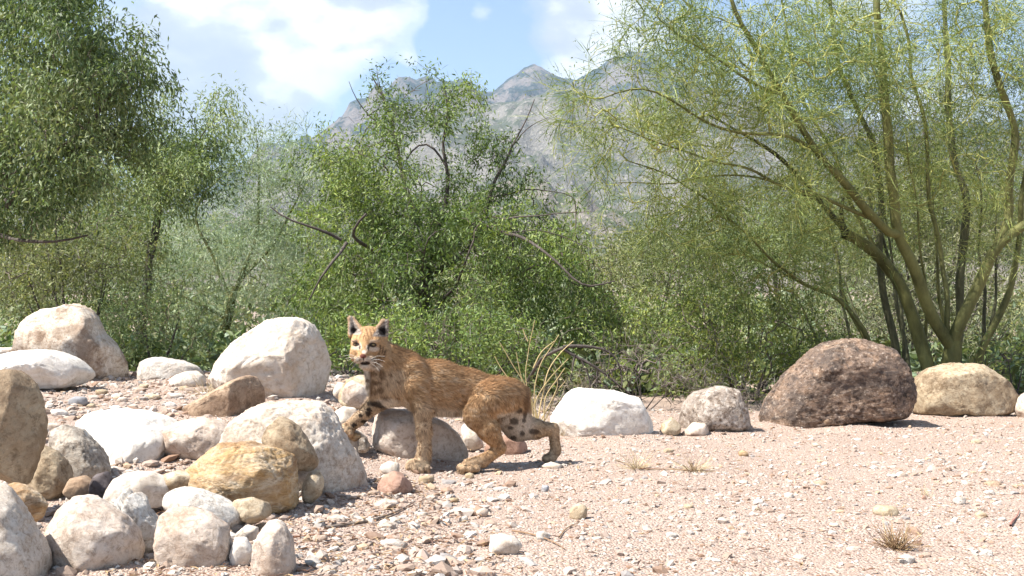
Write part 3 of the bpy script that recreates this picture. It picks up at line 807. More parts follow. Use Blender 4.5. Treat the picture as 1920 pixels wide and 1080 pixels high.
# leaf litter by the heap
g = np.random.default_rng(8)
n = 3200
y = g.uniform(2.3, 4.2, n)
x = g.uniform(-1.1, -0.05, n) + (3.0 - y) * 0.22
far = g.random(n) < 0.35
y[far] = g.uniform(2.3, 7.0, far.sum())
x[far] = g.uniform(-0.4, 0.45, far.sum()) * y[far]
a = g.uniform(0, 2 * math.pi, n)
L = g.uniform(0.006, 0.022, n)
w_ = g.uniform(0.0015, 0.005, n)
z = ground_h(x, y) + g.uniform(0.008, 0.016, n)
dx, dy = np.cos(a), np.sin(a)
up = g.uniform(-0.3, 0.3, n)
b0 = np.stack([x - dx * L, y - dy * L, z - up * L], 1)
b2 = np.stack([x + dx * L, y + dy * L, z + up * L], 1)
b1 = np.stack([x - dy * w_, y + dx * w_, z + 0.003], 1)
b3 = np.stack([x + dy * w_, y - dx * w_, z + 0.003], 1)
V = np.stack([b0, b1, b2, b3], 1).reshape(-1, 3)
Q = np.arange(4 * n).reshape(-1, 4)
pc = np.array([(0.16, 0.085, 0.05), (0.24, 0.14, 0.08), (0.10, 0.06, 0.045), (0.33, 0.23, 0.13)])[g.integers(0, 4, n)]
tag(mesh_obj('leaf_litter', V, Q, attr_mat('dry_leaves', 0.8), col=np.repeat(pc, 4, 0)), 'brown dry leaf litter strewn by the rock heap', 'leaf litter', kind='stuff')
# ------------------------------------------------------------------ plants
def tube(pts, rad, k):
    pts = np.asarray(pts, float)
    n = len(pts)
    tg = np.gradient(pts, axis=0)
    tg /= np.maximum(np.linalg.norm(tg, axis=1), 1e-9)[:, None]
    ref = np.array((0.31, 0.92, 0.22)) if abs(tg[:, 2]).mean() > 0.3 else np.array((0.1, 0.2, 0.97))
    u = np.cross(tg, ref)
    u /= np.maximum(np.linalg.norm(u, axis=1), 1e-9)[:, None]
    w = np.cross(tg, u)
    a = np.arange(k) * 2 * math.pi / k
    rad = np.asarray(rad, float)
    ring = pts[:, None, :] + rad[:, None, None] * (np.cos(a)[None, :, None] * u[:, None, :] + np.sin(a)[None, :, None] * w[:, None, :])
    V = ring.reshape(-1, 3)
    i = np.arange(n - 1)[:, None] * k
    j = np.arange(k)[None, :]
    Q = np.stack([i + j, i + (j + 1) % k, i + k + (j + 1) % k, i + k + j], -1).reshape(-1, 4)
    return V, Q


class Bag:
    def __init__(self):
        self.v, self.f, self.c, self.n = [], [], [], 0

    def add(self, v, f, c=None):
        self.v.append(v)
        self.f.append(np.asarray(f) + self.n)
        if c is not None:
            self.c.append(np.broadcast_to(np.asarray(c, float), (len(v), 3)))
        self.n += len(v)

    def obj(self, name, mat, parent=None, smooth=False, origin=None):
        V = np.concatenate(self.v)
        if origin is not None:
            V = V - np.asarray(origin)
        Fq = [np.concatenate([f for f in self.f if f.shape[1] == k]) for k in (3, 4) if any(f.shape[1] == k for f in self.f)]
        return mesh_obj(name, V, Fq, mat, parent, smooth, col=np.concatenate(self.c) if self.c else None)


def resample(pl, step, rg, wob):
    pl = np.asarray(pl, float)
    seg = np.linalg.norm(np.diff(pl, axis=0), axis=1)
    s = np.concatenate([[0], np.cumsum(seg)])
    n = max(3, int(s[-1] / step) + 1)
    t = np.linspace(0, s[-1], n)
    p = np.stack([np.interp(t, s, pl[:, k]) for k in range(3)], 1)
    if n > 4:                                        # round the corners
        for _ in range(2):
            p[1:-1] = 0.25 * p[:-2] + 0.5 * p[1:-1] + 0.25 * p[2:]
    nz = np.stack([noise3(np.stack([t / (step * 4) + rg.uniform(0, 99), np.full(n, 0.5), np.full(n, 0.5)], 1)) for _ in range(3)], 1)
    p[1:] += nz[1:] * wob
    return p


def leaves(bag, P, D, m, L, Wd, spread, droop, cols, rg, clump=1.1, straight=0.5, jit=0.18):
    n = len(P) * m
    if n == 0:
        return
    P = np.repeat(P, m, 0) + rg.normal(0, spread, (n, 3))
    D = np.repeat(D, m, 0)
    d = rg.normal(0, 0.6, (n, 3)) + straight * D + np.array((0, 0, -droop))
    d /= np.linalg.norm(d, axis=1)[:, None]
    w = np.cross(d, rg.normal(0, 1, (n, 3)) + np.array((0, 0, 1.2)))
    w /= np.maximum(np.linalg.norm(w, axis=1), 1e-6)[:, None]
    nn = np.cross(d, w)
    l = rg.uniform(L[0], L[1], n)[:, None]
    ww = rg.uniform(Wd[0], Wd[1], n)[:, None]
    mid = P + d * l * 0.45 + nn * l * 0.06
    tip = P + d * l - np.array((0, 0, 1.0)) * l * 0.12
    V = np.stack([P, mid + w * ww, tip, mid - w * ww], 1).reshape(-1, 3)
    Q = np.arange(4 * n).reshape(-1, 4)
    cols = np.asarray(cols, float)
    f = np.clip(0.5 + 0.55 * noise3(P * clump + 3.3) + rg.normal(0, 0.28, n), 0, 1) * (len(cols) - 1)
    i = np.minimum(f.astype(int), len(cols) - 2)
    fr = (f - i)[:, None]
    c = (cols[i] * (1 - fr) + cols[i + 1] * fr) * (1 + rg.normal(0, jit, (n, 1)))
    bag.add(V, Q, np.repeat(np.clip(c, 0.004, 0.9), 4, 0))


def blob_targets(blobs, rg):
    out = []
    for (px, py, rx, ry, d, dd, n) in blobs:
        u = rg.normal(size=(n, 3))
        u /= np.linalg.norm(u, axis=1)[:, None]
        u *= (rg.random(n) ** 0.40)[:, None]
        nc = max(3, n // 6)                          # sprays of foliage with gaps between them
        ci = rg.integers(0, nc, n)
        u = np.where((rg.random(n) < 0.8)[:, None], u[ci] + rg.normal(0, 1, (n, 3)) * np.array((0.15 / (rx * d / F), 0.15 / max(dd, .2), 0.15 / (ry * d / F))) * (d / 9.0) * np.array((1, 1, 0.8)), u)
        for a in u:
            dep = d + a[1] * dd
            out.append(at(px + a[0] * rx * d / dep, py - a[2] * ry * d / dep, dep))
    return np.array(out)


def tree(name, label, cat, base, limbs, blobs, leaf, bark, leafmat, seed=0, step=0.11, rtip=0.0022, pw=0.5, wob=0.02, parts=True, group=None, twigmat=None, twig_col=None,
         bend=0.35, upb=0.25, thin=8, extra=None, crown='crown', gap=-0.22, gapf=2.1):
    """limbs: [(polyline, r0, r1)] traced; then twigs reach out to points spread through the crown's volume"""
    rg = np.random.default_rng(seed + 500)
    base = np.asarray(base, float)
    root = empty(name, base)
    tag(root, label, cat, group)
    pos, par, lens = [], [], []
    limbn = []
    npos = np.zeros((200000, 3))
    cnt = 0
    parent = []
    chains = []
    for li, lm_ in enumerate(limbs):
        pl, r0, r1 = lm_[:3]
        lb = M[lm_[3]] if len(lm_) > 3 else bark
        p = resample(pl, step, rg, wob)
        if cnt:
            j = int(np.argmin(((npos[:cnt] - p[0]) ** 2).sum(1)))
        else:
            j = -1
        ids = list(range(cnt, cnt + len(p)))
        npos[cnt:cnt + len(p)] = p
        parent += [j] + ids[:-1]
        cnt += len(p)
        chains.append((ids, r0, r1, lb))
    nl = cnt
    T = blob_targets(blobs, rg)
    if len(T):
        d2 = np.array([((npos[:nl] - t_) ** 2).sum(1).min() for t_ in T])
        T = T[np.argsort(d2)]
    twigs = []
    skip = max(1, min(4, nl // 6))
    for t_ in T:
        dd = ((npos[skip:cnt] - t_) ** 2).sum(1)
        j = int(np.argmin(dd)) + skip
        Ld = math.sqrt(dd[j - skip])
        if Ld < step * 0.5:
            continue
        p0 = npos[j]
        pj = parent[j]
        dr = npos[j] - npos[pj] if pj >= 0 else np.array((0, 0, 1.0))
        dr = dr / max(np.linalg.norm(dr), 1e-6)
        k = max(2, int(Ld / step) + 1)
        c = p0 + dr * bend * Ld + np.array((0, 0, upb * Ld)) + rg.normal(0, 0.12 * Ld, 3)
        s = np.linspace(0, 1, k + 1)[1:, None]
        p = (1 - s) ** 2 * p0 + 2 * s * (1 - s) * c + s * s * t_
        if k > 2:
            p[:-1] += rg.normal(0, step * 0.10, (k - 1, 3))
        ids = list(range(cnt, cnt + k))
        npos[cnt:cnt + k] = p
        parent += [j] + ids[:-1]
        cnt += k
        twigs.append([j] + ids)
    npos = npos[:cnt]
    par = np.array(parent)
    tips = np.zeros(cnt)
    ch = np.zeros(cnt, int)
    np.add.at(ch, par[par >= 0], 1)
    tips[ch == 0] = 1
    for i in range(cnt - 1, -1, -1):
        if par[i] >= 0:
            tips[par[i]] += tips[i]
    rad = rtip * np.maximum(tips, 1) ** pw
    first = True
    for ids, r0, r1, lb in chains:
        r_ = np.linspace(r0, r1, len(ids)) * (1 + 0.10 * noise3(npos[ids] * 9) + 0.10 * noise3(npos[ids] * 3.1 + 4))
        k = 9 if r0 > 0.03 else (6 if r0 > 0.012 else 4)
        v, q_ = tube(npos[ids], r_, k)
        mesh_obj('trunk' if first else 'limb', v - base, q_, lb, root, smooth=True)
        first = False
    bag = Bag()
    tc_ = np.asarray(twig_col if twig_col is not None else (0.1, 0.08, 0.06))
    for ids in twigs:
        r_ = rad[ids].copy()
        r_[0] = min(r_[0], r_[1] * 1.15)
        r_[-1] *= 0.5
        k = 5 if r_[0] > 0.01 else (4 if r_[0] > 0.006 else 3)
        v, q_ = tube(npos[ids], r_, k)
        bag.add(v, q_, tc_ * rg.uniform(0.75, 1.25))
    if twigs:
        tw = bag.obj('twigs', twigmat or M['twig'], root, True, base)
        tag(tw, kind='stuff')
    nb = Bag()
    dirs = np.zeros_like(npos)
    ok = par >= 0
    dirs[ok] = npos[ok] - npos[par[ok]]
    dirs /= np.maximum(np.linalg.norm(dirs, axis=1), 1e-6)[:, None]
    sel = np.where((np.arange(cnt) >= nl) & (tips <= thin) & (noise3(npos * gapf + seed * 7.7) + 0.35 * noise3(npos * gapf * 2.7) > gap))[0]
    for lf in leaf:
        keep = sel[rg.random(len(sel)) < lf.get('keep', 1.0)]
        leaves(nb, npos[keep], dirs[keep], lf['m'], lf['L'], lf['W'], lf['spread'], lf['droop'], lf['cols'], rg, lf.get('clump', 1.1), lf.get('straight', 0.5), lf.get('jit', 0.18))
    if nb.n:
        cr = nb.obj(crown, leafmat, root, False, base)
        tag(cr, kind='stuff')
    return root


M['leaf'] = attr_mat('leaves', 0.55, 0.35, spec=0.5)
M['stem'] = attr_mat('green_twigs', 0.7, 0.0, spec=0.3)
M['twig'] = attr_mat('twigs', 0.9)
M['mesq_bark'] = bark_mat('mesquite_bark', (0.035, 0.028, 0.025), (0.12, 0.10, 0.088))
M['pv_bark'] = bark_mat('green_bark', (0.055, 0.057, 0.019), (0.175, 0.172, 0.058), 14.0, 0.7)
M['pv_dark'] = bark_mat('dark_green_bark', (0.035, 0.035, 0.022), (0.10, 0.10, 0.05), 16.0, 0.8)
M['straw'] = attr_mat('straw', 0.85)


def gp(px, d):
    """a point of the ground below pixel column px at distance d"""
    x = raydir(px, 700)[0] * d
    return np.array((x, d, float(ground_h(x, d)[0]) - 0.02))


def PL(d, *pts, dz=None):
    """polyline through pixels, all at about distance d; a third value shifts the distance"""
    return [at(p[0], p[1], d + (p[2] if len(p) > 2 else 0.0)) for p in pts]


G_MESQ = [(0.055, 0.095, 0.022), (0.11, 0.170, 0.040), (0.185, 0.260, 0.064), (0.30, 0.36, 0.10)]
G_LEFT = [(0.050, 0.085, 0.028), (0.095, 0.145, 0.045), (0.15, 0.205, 0.070), (0.24, 0.28, 0.13)]
G_PALE = [(0.095, 0.145, 0.050), (0.155, 0.215, 0.08), (0.22, 0.28, 0.11), (0.29, 0.33, 0.14)]
G_OLIVE = [(0.080, 0.105, 0.036), (0.135, 0.165, 0.056), (0.20, 0.225, 0.082), (0.27, 0.27, 0.11)]
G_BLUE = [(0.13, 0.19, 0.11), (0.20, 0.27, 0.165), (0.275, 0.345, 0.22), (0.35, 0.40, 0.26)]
G_PV = [(0.065, 0.105, 0.024), (0.125, 0.180, 0.044), (0.205, 0.260, 0.070), (0.36, 0.38, 0.12)]
G_BUSH = [(0.048, 0.088, 0.022), (0.095, 0.155, 0.036), (0.165, 0.240, 0.055), (0.28, 0.345, 0.085)]
G_YEL = [(0.050, 0.088, 0.018), (0.105, 0.155, 0.030), (0.185, 0.240, 0.046), (0.32, 0.35, 0.075)]


def lf(m, L, W, spread, droop, cols, **k):
    return dict(m=m, L=L, W=W, spread=spread, droop=droop, cols=cols, **k)


GREYT = [(0.10, 0.09, 0.08), (0.17, 0.155, 0.14), (0.26, 0.24, 0.215)]

# --- the green-barked tree on the right
D = 8.4
pvb = gp(1775, D)
limbs = [
    ([pvb] + PL(D, (1778, 690), (1785, 640)), 0.085, 0.075),
    (PL(D, (1783, 648), (1757, 617, -.05), (1730, 545, -.12), (1702, 490, -.18), (1684, 440, -.22), (1675, 350, -.25), (1664, 214, -.3), (1655, 128, -.3), (1650, 40, -.35), (1640, -60, -.35)), 0.060, 0.030),
    (PL(D, (1684, 440, -.22), (1639, 409, -.35), (1616, 385, -.45), (1587, 342, -.55), (1548, 299, -.65), (1519, 265, -.75), (1493, 218, -.8), (1463, 175, -.85), (1442, 132, -.9), (1416, 85, -.95), (1395, 55, -1.0), (1365, -30, -1.0)), 0.042, 0.016),
    ([gp(1745, D + .1)] + PL(D, (1742, 680, .1), (1698, 567, .15), (1680, 518, .15), (1653, 481, .1), (1616, 454, .05), (1585, 440, 0)), 0.070, 0.050),
    (PL(D, (1587, 441), (1580, 420), (1579, 395), (1583, 368)), 0.040, 0.012, 'pv_dark'),
    (PL(D, (1590, 440), (1557, 409), (1527, 372, -.1), (1472, 300, -.2), (1400, 250, -.3), (1330, 215, -.35)), 0.032, 0.008, 'pv_dark'),
    (PL(D, (1788, 640), (1795, 612), (1820, 558, -.05), (1847, 504, -.1), (1875, 450, -.1), (1925, 418, -.15), (2000, 370, -.2), (2060, 280, -.2)), 0.062, 0.030),
    (PL(D, (1872, 455, -.1), (1885, 425, -.1), (1898, 392, -.1), (1893, 340, -.15), (1903, 270, -.2), (1902, 226, -.2), (1886, 192, -.25), (1865, 128, -.3), (1852, 77, -.3), (1845, 34, -.3), (1850, -60, -.3)), 0.042, 0.026),
    ([gp(1800, D + .5)] + PL(D + .5, (1795, 660), (1800, 560), (1802, 460), (1812, 385), (1790, 300), (1779, 239), (1777, 150), (1770, 43), (1768, -50)), 0.05, 0.022, 'pv_dark'),
    (PL(D, (1779, 636), (1779, 604), (1766, 500, .1), (1757, 440, .1), (1743, 350, .1), (1732, 214, .1), (1712, 140, .1), (1690, 20, .1)), 0.026, 0.012),
    ([gp(1690, D + .4)] + PL(D + .4, (1684, 658), (1657, 554), (1648, 486), (1653, 350), (1630, 256), (1587, 162), (1565, 60), (1555, -40)), 0.042, 0.016, 'pv_dark'),
    ([gp(1640, D + .2)] + PL(D + .2, (1625, 632), (1580, 567), (1539, 545), (1485, 527), (1440, 500)), 0.036, 0.010),
    (PL(D, (1545, 548), (1467, 504, -.3), (1435, 472, -.4), (1380, 420, -.5), (1330, 372, -.6), (1262, 330, -.7), (1180, 300, -.8)), 0.016, 0.005),
    (PL(D, (1548, 299, -.65), (1500, 262, -.8), (1455, 252, -.9), (1405, 258, -1.0), (1340, 240, -1.1), (1270, 195, -1.15), (1200, 165, -1.2), (1130, 185, -1.25)), 0.018, 0.005),
    (PL(D, (1463, 175, -.85), (1420, 165, -.95), (1370, 130, -1.1), (1310, 90, -1.2), (1240, 40, -1.3)), 0.016, 0.005),
    (PL(D, (1640, 412, -.3), (1560, 380, -.5), (1480, 350, -.7), (1400, 310, -.9), (1330, 300, -1.0), (1250, 270, -1.1), (1160, 235, -1.15)), 0.018, 0.005),
    (PL(D, (1527, 372, -.1), (1440, 335, -.6), (1350, 325, -.8), (1260, 345, -.9), (1160, 340, -1.0)), 0.014, 0.004),
    ([gp(1830, D + .2)] + PL(D + .2, (1830, 680), (1870, 600), (1900, 540), (1915, 440), (1920, 340), (1935, 230)), 0.04, 0.018),
    (PL(D + .4, (1648, 486), (1600, 380, .1), (1560, 280, .2), (1500, 180, .2), (1470, 60, .2), (1455, -40, .2)), 0.02, 0.008),
]
_r = np.random.default_rng(12)
for bx_, tx_, ty_ in ((1660, 1480, 470), (1680, 1530, 330), (1650, 1560, 420), (1700, 1640, 300), (1715, 1600, 250), (1820, 1870, 360), (1850, 1960, 480), (1735, 1700, 260), (1810, 1745, 330), (1840, 1830, 300), (1620, 1500, 560), (1670, 1580, 520)):
    q0, q1 = gp(bx_, D + _r.uniform(.2, .9)), at(tx_, ty_, D + _r.uniform(.2, 1.2))
    mm = q0 * .5 + q1 * .5 + np.array((_r.uniform(-.1, .1), 0, -.15))
    limbs.append(([q0, mm, q1], _r.uniform(.018, .03), .006, 'pv_dark' if _r.random() < .6 else 'pv_bark'))
blobs = [(1500, 90, 230, 150, D - .4, 1.5, 460), (1700, 90, 240, 160, D, 1.5, 460), (1880, 180, 120, 220, D, 1.3, 260), (1330, 170, 190, 170, D - .9, 1.0, 330), (1200, 250, 150, 130, D - 1.1, .6, 130), (1250, 60, 110, 90, D - 1.1, .6, 60),
         (1420, 330, 210, 110, D - .5, 1.0, 240), (1620, 270, 200, 150, D + .2, 1.3, 250), (1300, 360, 160, 70, D - .8, .6, 80), (1420, 480, 120, 70, D - .4, .6, 60), (1600, 450, 160, 100, D + .3, .9, 70), (1850, 420, 110, 110, D + .3, .9, 60), (1130, 200, 80, 90, D - 1.2, .4, 45), (1600, 340, 220, 130, D + 1.1, .7, 170), (1810, 330, 150, 150, D + 1.1, .7, 150), (1480, 520, 160, 110, D - .2, .8, 110), (1330, 440, 180, 90, D - .6, .7, 90)]
limbs = [(l_[0], l_[1] * 0.84, l_[2] * 0.84) + tuple(l_[3:]) for l_ in limbs]
tree('palo_verde_tree', 'many-stemmed green-barked palo verde tree with fine yellow-green twigs behind the dark boulder', 'tree', pvb, limbs, blobs,
     [lf(8, (0.07, 0.24), (0.0018, 0.0030), 0.015, 0.0, G_PV, straight=0.9, clump=0.8), lf(11, (0.014, 0.032), (0.003, 0.0055), 0.075, 0.1, G_PV, clump=0.8)],
     M['pv_bark'], M['leaf'], seed=1, step=0.10, rtip=0.0026, pw=0.46, wob=0.035, twig_col=(0.29, 0.29, 0.085), twigmat=M['stem'], bend=0.5, upb=0.12, gap=-0.3, thin=14)

# --- the mesquite in the middle
D = 10.5
mb = gp(800, D)
limbs = [
    ([mb] + PL(D, (800, 640), (792, 560), (800, 500)), 0.075, 0.05),
    (PL(D, (797, 560), (745, 500, -.6), (700, 470, -1.0), (655, 440, -1.4), (672, 415, -1.5), (690, 400, -1.5)), 0.030, 0.010),
    (PL(D, (650, 455, -1.4), (620, 500, -1.6), (590, 525, -1.6), (578, 560, -1.6)), 0.016, 0.006),
    (PL(D, (640, 450, -1.4), (600, 432, -1.5), (555, 420, -1.5), (530, 405, -1.5), (510, 385, -1.5)), 0.016, 0.005),
    (PL(D, (800, 505), (790, 430), (760, 340, .1), (740, 260, .1), (725, 200, .1), (700, 140, .1)), 0.036, 0.006),
    (PL(D, (738, 250, .1), (700, 225, .1), (670, 195, .1), (655, 150, .1)), 0.010, 0.003),
    (PL(D, (726, 205, .1), (712, 170, .1), (708, 125, .1)), 0.006, 0.0025),
    (PL(D, (800, 500), (835, 400, -.1), (838, 330, -.1), (828, 270, -.1), (845, 220, -.1), (830, 150, -.1)), 0.03, 0.006),
    (PL(D, (835, 310, -.1), (800, 260, -.1), (775, 265, -.1), (760, 300, -.1)), 0.012, 0.008),
    (PL(D, (803, 520), (880, 470, -.2), (910, 400, -.2), (920, 345, -.2), (950, 300, -.1), (972, 250, 0), (1000, 190, 0)), 0.034, 0.004),
    (PL(D, (965, 270, 0), (985, 235, 0), (1030, 220, 0)), 0.006, 0.003),
    (PL(D, (915, 370, -.2), (960, 360, -.2), (1010, 350, -.2), (1060, 365, -.2)), 0.010, 0.003),
    (PL(D, (905, 420, -.4), (960, 440, -1.2), (1010, 465, -1.6), (1050, 500, -1.7), (1090, 540, -1.8), (1150, 530, -1.8)), 0.022, 0.006),
    (PL(D, (905, 410, -.4), (980, 405, -1.3), (1050, 400, -1.4), (1110, 395, -1.4)), 0.013, 0.003),
    (PL(D, (930, 440, -.7), (1000, 430, -1.4), (1060, 445, -1.5), (1110, 470, -1.5)), 0.010, 0.003),
    (PL(D, (792, 560), (795, 480, -1.3), (800, 440, -1.5), (835, 430, -1.5)), 0.018, 0.005),
    (PL(D, (805, 590), (850, 540, -1.2), (870, 490, -1.5), (885, 450, -1.5)), 0.022, 0.008),
]
blobs = [(790, 400, 150, 90, D, 1.6, 230), (745, 240, 60, 70, D, .6, 36), (855, 205, 75, 55, D, .6, 44), (905, 285, 60, 40, D, .6, 26), (610, 320, 60, 60, D - .3, .6, 42), (680, 300, 80, 60, D - .2, .8, 55),
         (660, 390, 110, 50, D - .2, .9, 60), (760, 500, 220, 90, D - .5, 1.4, 190), (950, 500, 170, 110, D - .4, 1.3, 150), (820, 600, 240, 90, D - .5, 1.3, 190), (1080, 560, 120, 90, D - .6, .9, 75), (620, 560, 110, 90, D, 1.0, 90), (980, 380, 90, 70, D, .8, 40)]
tree('mesquite_tree', 'wide mesquite tree with dark crooked branches and feathery bright green leaves behind the bobcat', 'tree', mb, limbs, blobs,
     [lf(30, (0.03, 0.065), (0.005, 0.009), 0.06, 0.4, G_MESQ), lf(2, (0.08, 0.26), (0.0015, 0.0024), 0.02, 0.0, GREYT, straight=0.4)], M['mesq_bark'], M['leaf'], seed=2, step=0.10, twig_col=(0.11, 0.09, 0.075), wob=0.03, gap=-0.45)

# --- tall tree at the left edge
D = 7.6
b0 = gp(-60, D)
limbs = [([b0] + PL(D, (-50, 560), (-20, 430), (10, 300)), 0.09, 0.06), (PL(D, (10, 300), (60, 200), (100, 100), (120, 0), (125, -80)), 0.045, 0.012),
         (PL(D, (-15, 410), (60, 330, -.2), (130, 270, -.3), (190, 200, -.3), (230, 130, -.3)), 0.035, 0.006), (PL(D, (-20, 440), (50, 455, -.3), (90, 460, -.4), (160, 440, -.4)), 0.018, 0.006),
         (PL(D, (10, 300), (-30, 150), (-60, 0)), 0.04, 0.015), (PL(D, (70, 190), (150, 120), (190, 60)), 0.018, 0.005)]
blobs = [(70, 130, 170, 150, D, 1.3, 330), (190, 170, 75, 110, D - .2, .7, 100), (130, 30, 90, 70, D, .9, 80), (30, 330, 130, 110, D, 1.1, 170), (-60, 200, 120, 250, D, 1.1, 130), (150, 310, 90, 60, D - .2, .7, 70), (250, 130, 26, 30, D - .2, .3, 8), (215, 255, 60, 50, D - .2, .5, 36)]
tree('leafy_tree', 'tall dense dark green tree with drooping leaf sprays above the brown patched boulder', 'tree', b0, limbs, blobs,
     [lf(34, (0.03, 0.055), (0.005, 0.009), 0.06, 0.8, G_LEFT)], M['mesq_bark'], M['leaf'], seed=3, step=0.10, twig_col=(0.13, 0.11, 0.085), wob=0.03, gap=-0.6)

# --- pale mesquite behind it
D = 12.5
b0 = gp(260, D)
limbs = [([b0] + PL(D, (265, 600), (280, 480), (300, 390)), 0.07, 0.04), (PL(D, (300, 395), (350, 310), (380, 250), (430, 195)), 0.02, 0.003), (PL(D, (300, 395), (290, 300), (300, 200)), 0.02, 0.004), (PL(D, (282, 470), (220, 400), (180, 340)), 0.024, 0.006)]
blobs = [(330, 300, 80, 60, D, 1.0, 120), (370, 270, 50, 60, D, .6, 40), (415, 195, 34, 12, D, .2, 8), (300, 230, 35, 50, D, .5, 22), (250, 350, 130, 90, D, 1.2, 170), (390, 320, 40, 40, D, .5, 26), (200, 450, 150, 90, D, 1.0, 110)]
tree('pale_mesquite', 'lighter green mesquite with one long spray reaching toward the clouds, beside the tall dark tree', 'tree', b0, limbs, blobs,
     [lf(32, (0.04, 0.08), (0.006, 0.010), 0.09, 0.5, G_PALE)], M['mesq_bark'], M['leaf'], seed=4, step=0.14, twig_col=(0.16, 0.14, 0.09), wob=0.03, gap=-0.55)

# --- bluish green palo verde behind the great boulder
D = 15.0
b0 = gp(415, D)
limbs = [([b0] + PL(D, (412, 660), (425, 600), (440, 540)), 0.07, 0.05), (PL(D, (440, 545), (480, 440), (490, 340), (480, 250)), 0.035, 0.006), (PL(D, (435, 560), (400, 480), (360, 410), (375, 360), (410, 340), (425, 325)), 0.03, 0.012),
         (PL(D, (445, 530), (520, 450), (560, 380), (590, 300)), 0.03, 0.006), (PL(D, (425, 600), (340, 560), (300, 520)), 0.024, 0.006)]
blobs = [(490, 330, 70, 80, D, 1.2, 140), (560, 350, 60, 60, D, 1.0, 70), (440, 440, 100, 90, D, 1.3, 150), (540, 470, 90, 90, D, 1.2, 110), (400, 560, 130, 90, D, 1.2, 150), (540, 590, 90, 90, D, 1.0, 90), (310, 500, 80, 80, D, 1.0, 70), (590, 300, 30, 35, D, .4, 14)]
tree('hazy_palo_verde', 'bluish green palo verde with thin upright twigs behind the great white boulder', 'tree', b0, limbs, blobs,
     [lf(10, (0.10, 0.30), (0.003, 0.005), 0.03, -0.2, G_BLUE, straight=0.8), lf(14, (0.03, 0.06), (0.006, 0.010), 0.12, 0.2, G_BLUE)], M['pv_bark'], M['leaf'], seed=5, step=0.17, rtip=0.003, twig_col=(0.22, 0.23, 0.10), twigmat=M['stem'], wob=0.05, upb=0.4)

# --- shrubs
def shrub(name, label, px, d, blobs, leaf, seed, bark='mesq_bark', twig=(0.12, 0.10, 0.08), nst=4, step=0.10, group=None, cat='shrub', upb=0.3, r0=0.018, thin=8, gap=-0.08):
    b_ = gp(px, d)
    rg = np.random.default_rng(seed + 900)
    limbs = []
    for k in range(nst):
        q_ = blobs[k % len(blobs)]
        tgt = at(q_[0] + rg.uniform(-.4, .4) * q_[2], q_[1] + rg.uniform(-.2, .4) * q_[3], q_[4] + rg.uniform(-.4, .4) * q_[5])
        m_ = b_ * 0.45 + tgt * 0.55 + np.array((0, 0, -0.12 * np.linalg.norm(tgt - b_)))
        st = b_ + np.array((rg.uniform(-.08, .08), rg.uniform(-.08, .08), 0)) * (k > 0)
        limbs.append(([st, m_, tgt], r0, r0 * 0.3))
    return tree(name, label, cat, b_, limbs, blobs, leaf, M[bark], M['leaf'], seed=seed, step=step, twig_col=twig, group=group, upb=upb, wob=0.02, thin=thin, crown='foliage', gap=gap, gapf=2.6)


shrub('olive_shrub', 'olive shrub with pale bare twigs behind the brown patched boulder', 150, 10.0, [(110, 420, 170, 90, 10.0, 1.0, 170), (60, 540, 150, 100, 10, 1.0, 150), (230, 540, 120, 110, 10.2, .9, 120)],
      [lf(22, (0.03, 0.06), (0.0045, 0.008), 0.08, 0.2, G_OLIVE), lf(2, (0.08, 0.25), (0.0014, 0.0022), 0.02, 0.0, GREYT)], 11, nst=6, gap=-0.4)
shrub('feathery_shrub', 'feathery grey-green shrub above the layered rock', 290, 9.0, [(290, 600, 110, 90, 9.0, .8, 130), (200, 640, 90, 70, 9.0, .7, 80), (360, 640, 60, 70, 9.0, .5, 50)],
      [lf(16, (0.03, 0.07), (0.004, 0.007), 0.07, 0.1, G_PALE)], 12, nst=5, twig=(0.2, 0.18, 0.10))
shrub('green_weeds', 'bright green leafy weeds between the great white boulder and the bobcat\'s head', 650, 7.3, [(640, 660, 50, 60, 7.3, .35, 60), (700, 640, 70, 70, 7.4, .4, 60)],
      [lf(13, (0.028, 0.05), (0.0045, 0.008), 0.05, -0.1, G_BUSH)], 13, nst=5, r0=0.008, step=0.07)
shrub('leafy_shrub', 'bright green leafy shrub directly behind the bobcat\'s back', 870, 8.2, [(860, 640, 110, 60, 8.2, .7, 120), (980, 650, 90, 60, 8.3, .6, 80), (780, 620, 80, 50, 8.3, .5, 50)],
      [lf(22, (0.024, 0.050), (0.0045, 0.008), 0.05, 0.0, G_BUSH), lf(2, (0.06, 0.18), (0.0012, 0.002), 0.02, 0.0, GREYT)], 14, nst=6, r0=0.012, step=0.08)
shrub('feathery_bush', 'big feathery bright green bush beside the dark boulder', 1400, 8.7, [(1370, 590, 170, 80, 8.7, 1.0, 230), (1300, 650, 130, 70, 8.6, .8, 130), (1490, 640, 110, 90, 8.8, .8, 150), (1400, 690, 120, 60, 8.4, .6, 90)],
      [lf(26, (0.022, 0.050), (0.004, 0.007), 0.05, 0.3, G_YEL), lf(2, (0.06, 0.20), (0.0012, 0.002), 0.02, 0.0, GREYT)], 15, nst=8, r0=0.02, step=0.09)
shrub('dusty_bush', 'dusty muted green bush between the mesquite and the feathery bush', 1190, 11.5, [(1180, 530, 130, 90, 11.5, 1.1, 160), (1160, 620, 130, 80, 11.3, 1.0, 120), (1270, 500, 110, 80, 11.8, .9, 100)],
      [lf(22, (0.035, 0.065), (0.005, 0.008), 0.08, 0.3, G_OLIVE)], 16, nst=6, gap=-0.35)
